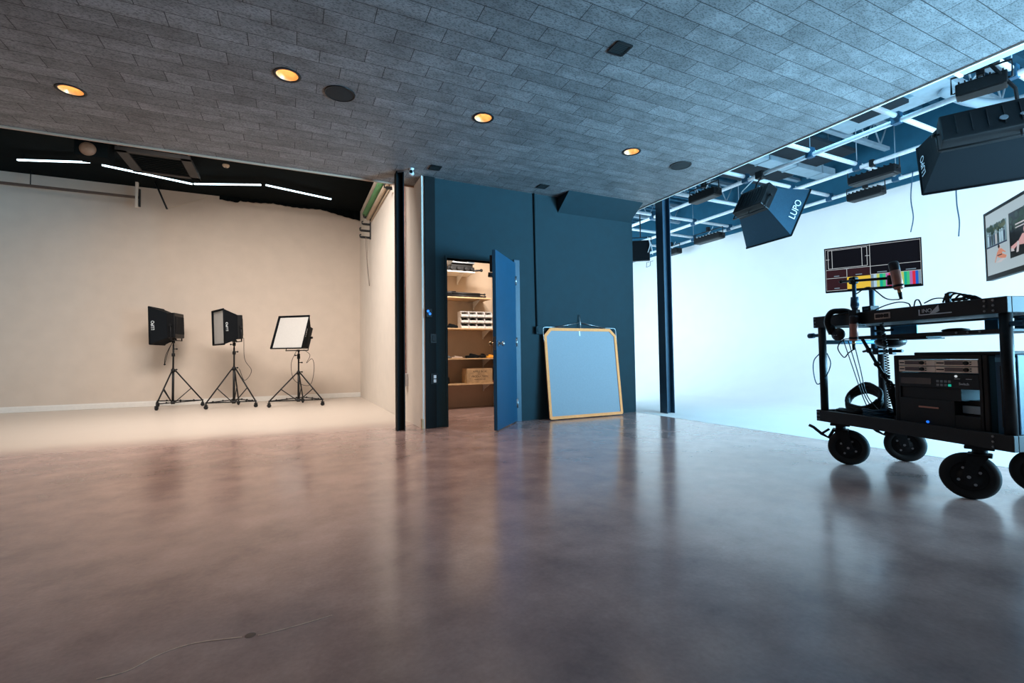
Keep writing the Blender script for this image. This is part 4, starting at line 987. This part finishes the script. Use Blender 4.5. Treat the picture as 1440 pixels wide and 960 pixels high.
mic(.415, -.055, 1.03, math.radians(3), .86, 'brown studio microphone hanging low against the top frame', [V((.36, -.05, .86)), V((.3, -.03, .83)), V((.22, .0, .9)), V((.26, .02, .96)), V((.36, .03, .95))])
t = on_cart('mic_boom', 'black microphone boom arm clamped upright to the cart', 'microphone stand', .395, -.02, 1.06)
b = C_(); b.cyl((.395, -.02, 1.08), (.395, -.02, 1.385), .013, seg=12); b.cyl((.395, -.02, 1.19), (.395, -.02, 1.25), .026, .022, seg=14); b.cyl((.395, -.02, 1.16), (.395, -.02, 1.19), .016, .026, seg=14); b.build('upright', M['column_paint'], t)
b = C_(); b.cyl((.285, -.015, 1.375), (.70, -.045, 1.332), .009, seg=10); b.sph((.285, -.015, 1.375), .013, seg=8); b.build('boom_arm', M['black_metal'], t)
b = C_(); b.box((.395, -.022, 1.366), (.05, .04, .05), None, .01); b.cyl((.395, -.04, 1.366), (.43, -.06, 1.345), .015, seg=10); b.build('swivel', M['black_plastic'], t)
b = C_(); b.cyl((.69, -.045, 1.29), (.69, -.045, 1.35), .022, seg=12); b.bx(.68, .725, -.058, -.03, 1.30, 1.33, .004); b.build('mic_clip', M['black_plastic'], t)
b = C_(); b.bx(.365, .425, -.045, .035, 1.045, 1.08, .006); b.bx(.365, .425, -.045, -.006, 1.08, 1.16, .006); b.cyl((.15, -.03, 1.13), (.36, -.02, 1.145), .007, seg=8); b.build('clamp', M['black_metal'], t)
t = on_cart('mic_stand', 'slanting black microphone stand rising from the lower deck', 'microphone stand', .5, .12, .372)
b = C_(); b.cyl((.395, .03, .955), (.46, .16, .64), .011, seg=10); b.cyl((.46, .16, .64), (.48, .2, .42), .018, seg=12); b.build('upright', M['black_metal'], t)
for s in (.25, .55, .8, .98):
    p = V((.395, .03, .955)).lerp(V((.46, .16, .64)), s); C_().sph(p, .02, seg=10).cyl(p, p+V((-.045 if s < .5 else .04, 0, -.008)), .008, seg=8).build('knob', M['black_plastic'], t)
b = C_(); b.cyl((.46, .16, .66), (.51, .2, .5), .016, seg=10); b.cyl((.48, .2, .372), (.48, .2, .43), .03, .022, seg=14)
for a in range(3): b.cyl((.48, .2, .41), (.48+.09*math.cos(a*2.1+1), .2+.09*math.sin(a*2.1+1), .38), .01, seg=8)
b.build('base', M['black_metal'], t)
# round cushion shaped lamp under the tray and disc on the tray
tag(MB(CF).lathe((.30, .36, .955), [(0, -.06), (.05, -.058), (.085, -.04), (.095, -.015), (.09, 0), (0, .005)], 32).build('round_speaker', M['black_plastic']), 'round black speaker puck fixed under the left of the tray', 'speaker')
tag(MB(CF).lathe((.86, .2, .979), [(0, 0), (.05, 0), (.066, .008), (.06, .016), (.03, .022), (0, .023)], 28).build('disc_device', M['black_plastic']), 'black disc lying on the sliding tray of the cart', 'device')
tag(MB(CF).bx(.5, .78, .085, .2, .948, .961, .002).bx(.62, .8, .07, .2, .94, .948, .002).build('tablet', M['black_metal']), 'thin dark tablet slung under the sliding tray', 'tablet')
# odds and ends on the top deck
def top_cable(pts, label, r=.004): tag(C_().tube(smooth(pts, 6), r, 6).build('thin_cable', M['black_plastic']), label, 'cable')
top_cable([(.46, .06, 1.148), (.55, .06, 1.175), (.64, .06, 1.185), (.70, .06, 1.17), (.715, .06, 1.146)], 'thin black cable arching left of centre on the top deck')
top_cable([(.745, .05, 1.146), (.755, .05, 1.18), (.775, .05, 1.182), (.79, .05, 1.148)], 'short black cable hump in the middle of the top deck')
top_cable([(.80, .06, 1.16), (.86, .06, 1.18), (.92, .06, 1.172), (.925, .06, 1.147)], 'black cable arch right of centre on the top deck')
t = on_cart('cable_tangle', 'tangle of black cables and clips on the top deck', 'cable', .99, .05, 1.145)
for k in range(5):
    a = random.random
    C_().tube(smooth([(.93+.02*k, .03+.01*k, 1.147), (.95+.03*k, .04, 1.2-.01*k), (1.0+.02*k, .05, 1.19-.006*k), (1.07+.01*k, .05, 1.147)], 6), .005, 6).build('cable', M['black_plastic'], t)
C_().bx(.94, .965, .03, .05, 1.145, 1.2, .003).bx(.975, 1.04, .03, .06, 1.15, 1.166, .003).build('clip', M['black_metal'], t)
t = on_cart('dark_box', 'small dark box on the top deck beside the monitor pole', 'box', .43, .05, 1.144)
C_().bx(.40, .465, .03, .1, 1.1445, 1.182, .003).build('case', M['black_powder'], t)
C_().bx(.415, .45, .028, .03, 1.155, 1.17).build('label_plate', M['grey_metal'], t)

# monitors on masts
def monitor(left, right, zb_l, zt_l, label, bez, mast_u):
    """left, right: floor points under the panel's side edges"""
    a, b_ = V(left), V(right); W = (b_-a).length
    F = frame((a.x, a.y, zb_l), b_-a, (0, 0, 1)); H = zt_l-zb_l       # x across, y up, z towards us
    t = thing('monitor', label, 'monitor', V(((a.x+b_.x)/2, (a.y+b_.y)/2, zb_l)), 'monitors on the cart')
    MB(F).bx(0, W, 0, H, -.03, 0, .004).bx(W*.25, W*.75, H*.2, H*.8, -.055, -.03, .008).build('housing', M['black_plastic'], t)
    b = MB(F); b.bx(0, W, 0, bez*1.6, 0, .004); b.bx(0, W, H-bez, H, 0, .004); b.bx(0, bez, bez*1.6, H-bez, 0, .004); b.bx(W-bez, W, bez*1.6, H-bez, 0, .004)
    b.build('bezel', M['black_plastic'], t)
    sc_ = MB(F).bx(bez, W-bez, bez*1.6, H-bez, 0, .001)
    return t, F @ Matrix.Translation((bez, bez*1.6, .0012)), W-2*bez, H-2.6*bez, sc_, F, W, H
def cart_w(u, v): return CF @ V((u, v, 0))
def tile(F, w, h, x0, x1, y0, y1, m, name, t, z=.0): return MB(F).bx(x0*w, x1*w, y0*h, y1*h, z, z+.0008).build(name, M[m], t)
t, FS, w, h, sc_, F1, W1, H1 = monitor((4.137, 2.43, 0), (4.433, 1.874, 0), 1.374, 1.754, 'monitor showing a dark multi view with colour bars', .008, 0)
sc_.build('screen', M['screen_dark'], t)
for n_, a in (('maroon', (0, .235, .31, .49)), ('maroon', (0, .235, .02, .29)), ('maroon', (.24, .485, .31, .49))):
    tile(FS, w, h, *a, 'screen_maroon', 'tile', t)
tile(FS, w, h, .235, .49, .02, .30, 'px_yellow', 'yellow_tile', t)
bars = ['px_grey', 'px_pale', 'px_lime', 'px_teal', 'px_green', 'px_violet', 'px_red', 'px_blue']
for k, m in enumerate(bars): tile(FS, w, h, .49+k*.031, .49+(k+1)*.031, .02, .31, m, 'colour_bar', t)
bars = ['px_grey', 'px_pale', 'px_lime', 'px_teal', 'px_green', 'px_violet', 'px_red', 'px_blue', 'px_grey']
for k, m in enumerate(bars): tile(FS, w, h, .745+k*.028, .745+(k+1)*.028, .02, .31, m, 'colour_bar', t)
b = MB(FS); q = .0032
def ln(x0, x1, y0, y1): b.bx(x0*w-(q/2 if x0 == x1 else 0), x1*w+(q/2 if x0 == x1 else 0), y0*h-(q/2 if y0 == y1 else 0), y1*h+(q/2 if y0 == y1 else 0), .0006, .0014)
ln(0, 1, .50, .50); ln(0, 1, .985, .985); ln(.49, .49, .31, 1); ln(.235, .235, .31, .5); ln(0, .235, .3, .3); ln(0, 0, 0, 1); ln(1, 1, 0, 1); ln(0, .235, .01, .01); ln(.49, 1, .315, .315)
ln(.03, .03, .53, .96); ln(.075, .075, .53, .96); ln(.405, .405, .53, .96); ln(.46, .46, .53, .96); ln(.03, .46, .96, .96); ln(.03, .46, .53, .53); ln(.44, .49, .75, .75); ln(0, .045, .75, .75)
b.build('guide_line', M['px_white'], t)
b = MB(FS)
for x, y, l in ((.09, .335, .06), (.09, .05, .06), (.33, .335, .07), (.56, .345, .1), (.85, .345, .1), (.21, .49, .05)): b.bx(x*w, (x+l)*w, y*h, (y+.018)*h, .0008, .0012)
b.build('caption', M['px_grey'], t)
pm = CF.inverted() @ V((4.285+.883*.085, 2.153+.47*.085, 0)); mu, mv = pm.x, pm.y
t2 = on_cart('monitor_pole', 'blue grey pole carrying the multi view monitor at the left of the cart', 'pole', mu, mv, .6)
b = C_(); b.cyl((mu, mv, .86), (mu, mv, 1.62), .019, seg=16); b.build('pole', M['column_paint'], t2)
b = C_(); b.cyl((mu, mv, 1.5), (mu, mv, 1.58), .026, seg=12); b.build('bracket', M['black_metal'], t2)
b = C_(); b.cyl((mu, mv, .87), (mu+.23, mv, .87), .011, seg=8); b.box((mu+.03, mv, .87), (.05, .05, .05), None, .006); b.box((mu+.15, mv, .87), (.03, .04, .05), None, .004)
b.box((mu, mv, 1.10), (.07, .07, .06), None, .006); b.cyl((mu, mv, 1.03), (mu+.16, mv, 1.03), .009, seg=8); b.build('clamp', M['black_metal'], t2)

t, FS, w, h, sc_, F2, W2, H2 = monitor((4.045, 1.376, 0), (3.44, .906, 0), 1.308, 1.742, 'monitor at the right edge showing photographs on a pale page', .018, 0)
sc_.build('screen', M['px_page'], t)
FP = FS
def pic(x0, x1, y0, y1, m, name, z=0): return tile(FP, w, h, x0, x1, y0, y1, m, name, t, z)
p = pic(.0, .36, .45, .80, 'px_sky', 'photograph')
rnd = random.Random(3)
b = MB(FP)
for k in range(26): b.cyl((rnd.uniform(.02, .34)*w, rnd.uniform(.68, .77)*h, .0008), (0, 0, 0) if 0 else (rnd.uniform(.02, .34)*w, rnd.uniform(.68, .77)*h, .0016), .001, seg=6) if 0 else b.lathe((rnd.uniform(.025, .335)*w, rnd.uniform(.68, .775)*h, .0012), [(0, 0), (rnd.uniform(.01, .02), 0)], 10)
b.build('trees', M['px_foliage'], p)
b = MB(FP)
for k in range(8): b.lathe((rnd.uniform(.15, .335)*w, rnd.uniform(.7, .775)*h, .0014), [(0, 0), (rnd.uniform(.006, .014), 0)], 10)
b.build('trees', M['px_olive'], p)
for k in range(9):
    x = (.045+k*.035)*w; m = ('px_pale', 'px_navy', 'px_black', 'px_navy', 'px_shirt', 'px_black', 'px_pale', 'px_pale', 'px_navy')[k]
    b = MB(FP); zz = .0018+k*.00002
    b.prism([(x-.006, .47*h, zz), (x-.002, .47*h, zz), (x, .55*h, zz), (x+.002, .47*h, zz), (x+.006, .47*h, zz), (x+.008, .61*h, zz), (x+.005, .64*h, zz), (x-.005, .64*h, zz), (x-.008, .61*h, zz)], (0, 0, .0003)); b.lathe((x, .665*h, zz), [(0, .0003), (.0055, .0002)], 10)
    b.build('figure', M[m], p)
pic(0, .36, .445, .465, 'px_navy', 'kerb', .0012)
b = MB(FP); z = .001
b.prism([(.20*w, .25*h, z), (.25*w, .22*h, z), (.33*w, .20*h, z), (.345*w, .235*h, z), (.27*w, .29*h, z), (.285*w, .35*h, z), (.26*w, .375*h, z), (.21*w, .365*h, z), (.19*w, .31*h, z)], (0, 0, .0004))
b.prism([(.195*w, .345*h, z), (.205*w, .31*h, z), (.15*w, .18*h, z), (.14*w, .185*h, z)], (0, 0, .0004)); b.prism([(.27*w, .36*h, z), (.33*w, .30*h, z), (.325*w, .285*h, z), (.26*w, .33*h, z)], (0, 0, .0004))
b.lathe((.225*w, .405*h, z+.0004), [(0, 0), (.0125, 0)], 14); b.build('seated_figure', M['px_skin'], t)
b = MB(FP); b.lathe((.222*w, .418*h, z+.0008), [(0, 0), (.0115, 0)], 14); b.bx(.19*w, .27*w, .27*h, .285*h, z, z+.0006); b.build('hair', M['px_black'], t)
b = MB(FP); b.prism([(.16*w, .175*h, z), (.36*w, .25*h, z), (.345*w, .215*h, z), (.25*w, .16*h, z)], (0, 0, .0002)); b.build('cloth', M['px_shirt'], t)
p = pic(.40, .97, .16, .84, 'px_black', 'photograph')
b = MB(FP)
for k in range(40): b.lathe((rnd.uniform(.42, .95)*w, rnd.uniform(.6, .82)*h, .0012), [(0, 0), (rnd.uniform(.008, .02), 0)], 9)
b.build('leaves', M['px_foliage'], p)
b = MB(FP); z = .0014
b.prism([(.44*w, .26*h, z), (.52*w, .32*h, z), (.62*w, .3*h, z), (.74*w, .24*h, z), (.76*w, .3*h, z), (.68*w, .44*h, z), (.6*w, .46*h, z), (.54*w, .38*h, z), (.42*w, .33*h, z)], (0, 0, .0004)); b.lathe((.645*w, .51*h, z+.0004), [(0, 0), (.022, 0)], 14); b.build('reclining_figure', M['px_pink'], p)
b = MB(FP); b.prism([(.5*w, .22*h, z), (.53*w, .22*h, z), (.55*w, .36*h, z), (.52*w, .38*h, z)], (0, 0, .0006)); b.prism([(.42*w, .26*h, z), (.47*w, .25*h, z), (.46*w, .29*h, z), (.42*w, .31*h, z)], (0, 0, .0006))
b.bx(.5*w, .72*w, .62*h, .64*h, z, z+.0003); b.bx(.5*w, .66*w, .575*h, .59*h, z, z+.0003); b.build('caption', M['px_shirt'], p)
pm = CF.inverted() @ V((3.743+.614*.085, 1.141-.79*.085, 0)); mu2, mv2 = pm.x, pm.y
t2 = on_cart('monitor_pole', 'pole carrying the photograph monitor beyond the right edge of the view', 'pole', mu2, mv2, 1.06)
C_().cyl((mu2, mv2, 1.09), (mu2, mv2, 1.56), .019, seg=16).build('pole', M['column_paint'], t2)
C_().bx(mu2-.05, mu2+.05, mv2-.05, mv2+.05, 1.088, 1.1, .003).build('base_plate', M['black_metal'], t2)

# ------------------------------------------------------------------ light
def area(name, loc, target, sx, sy, power, rgb, spread=180):
    l = bpy.data.lights.new(name, 'AREA'); l.shape = 'RECTANGLE'; l.size = sx; l.size_y = sy; l.energy = power; l.color = rgb; l.spread = math.radians(spread)
    o = bpy.data.objects.new(name, l); COL.objects.link(o); o.location = loc
    o.rotation_euler = (V(target)-V(loc)).to_track_quat('-Z', 'Y').to_euler(); return o
COOL = (.54, .8, 1.0); BLUE = (.24, .66, 1.0); WARM = (1.0, .915, .85)
# added unseen panels: behind the blue block, right of the view, over the ceiling edge
area('added_panel', (4.95, 9.0, 2.0), (9, 8.6, 1.8), 3.6, 2.4, 250, COOL)
area('added_panel', (5.6, -2.2, 1.9), (9, 2.0, 1.7), 3.0, 2.6, 480, COOL)
area('added_panel', (5.22, 3.4, 4.45), (5.95, 3.4, 0), .4, 8.5, 230, BLUE, 100)  # added blue fill on the cyclorama floor
area('added_panel', (7.3, -1.0, 1.3), (3.2, 3.2, 3.0), 2.4, 2.0, 400, BLUE, 88)  # added blue fill turned towards the room and its ceiling
# warm panels over the left bay, tucked behind the ceiling edge
area('bay_panel', (-.7, 6.75, 4.2), (-.3, 9.4, .0), 2.8, .6, 190, WARM, 125)
area('bay_panel', (-3.4, 6.75, 4.2), (-3.2, 9.4, .0), 2.4, .6, 38, WARM, 125)
for (x, y), p in zip(LIGHTS, (160, 160, 70, 25)):
    l = bpy.data.lights.new('downlight_beam', 'SPOT'); l.energy = p; l.color = (1.0, .74, .57); l.spot_size = math.radians(122); l.spot_blend = 1; l.shadow_soft_size = .05
    o = bpy.data.objects.new('downlight_beam', l); COL.objects.link(o); o.location = (x, y, CZ+.005)
area('closet_lamp', (2.6, 6.7, 2.9), (2.7, 7.3, 0), .8, .3, 62, (1.0, .89, .79))
wd = bpy.data.worlds.new('world'); SC.world = wd; wd.use_nodes = True
wd.node_tree.nodes['Background'].inputs[0].default_value = (.66, .54, .52, 1); wd.node_tree.nodes['Background'].inputs[1].default_value = .06

SC.view_settings.view_transform = 'Standard'; SC.view_settings.look = 'None'
SC.view_settings.exposure = 0; SC.view_settings.gamma = 1; SC.view_settings.use_curve_mapping = False
SC.cycles.use_denoising = True
SC.cycles.max_bounces = 8; SC.cycles.diffuse_bounces = 5; SC.cycles.glossy_bounces = 4
SC.cycles.sample_clamp_indirect = 6; SC.cycles.caustics_reflective = False; SC.cycles.caustics_refractive = False
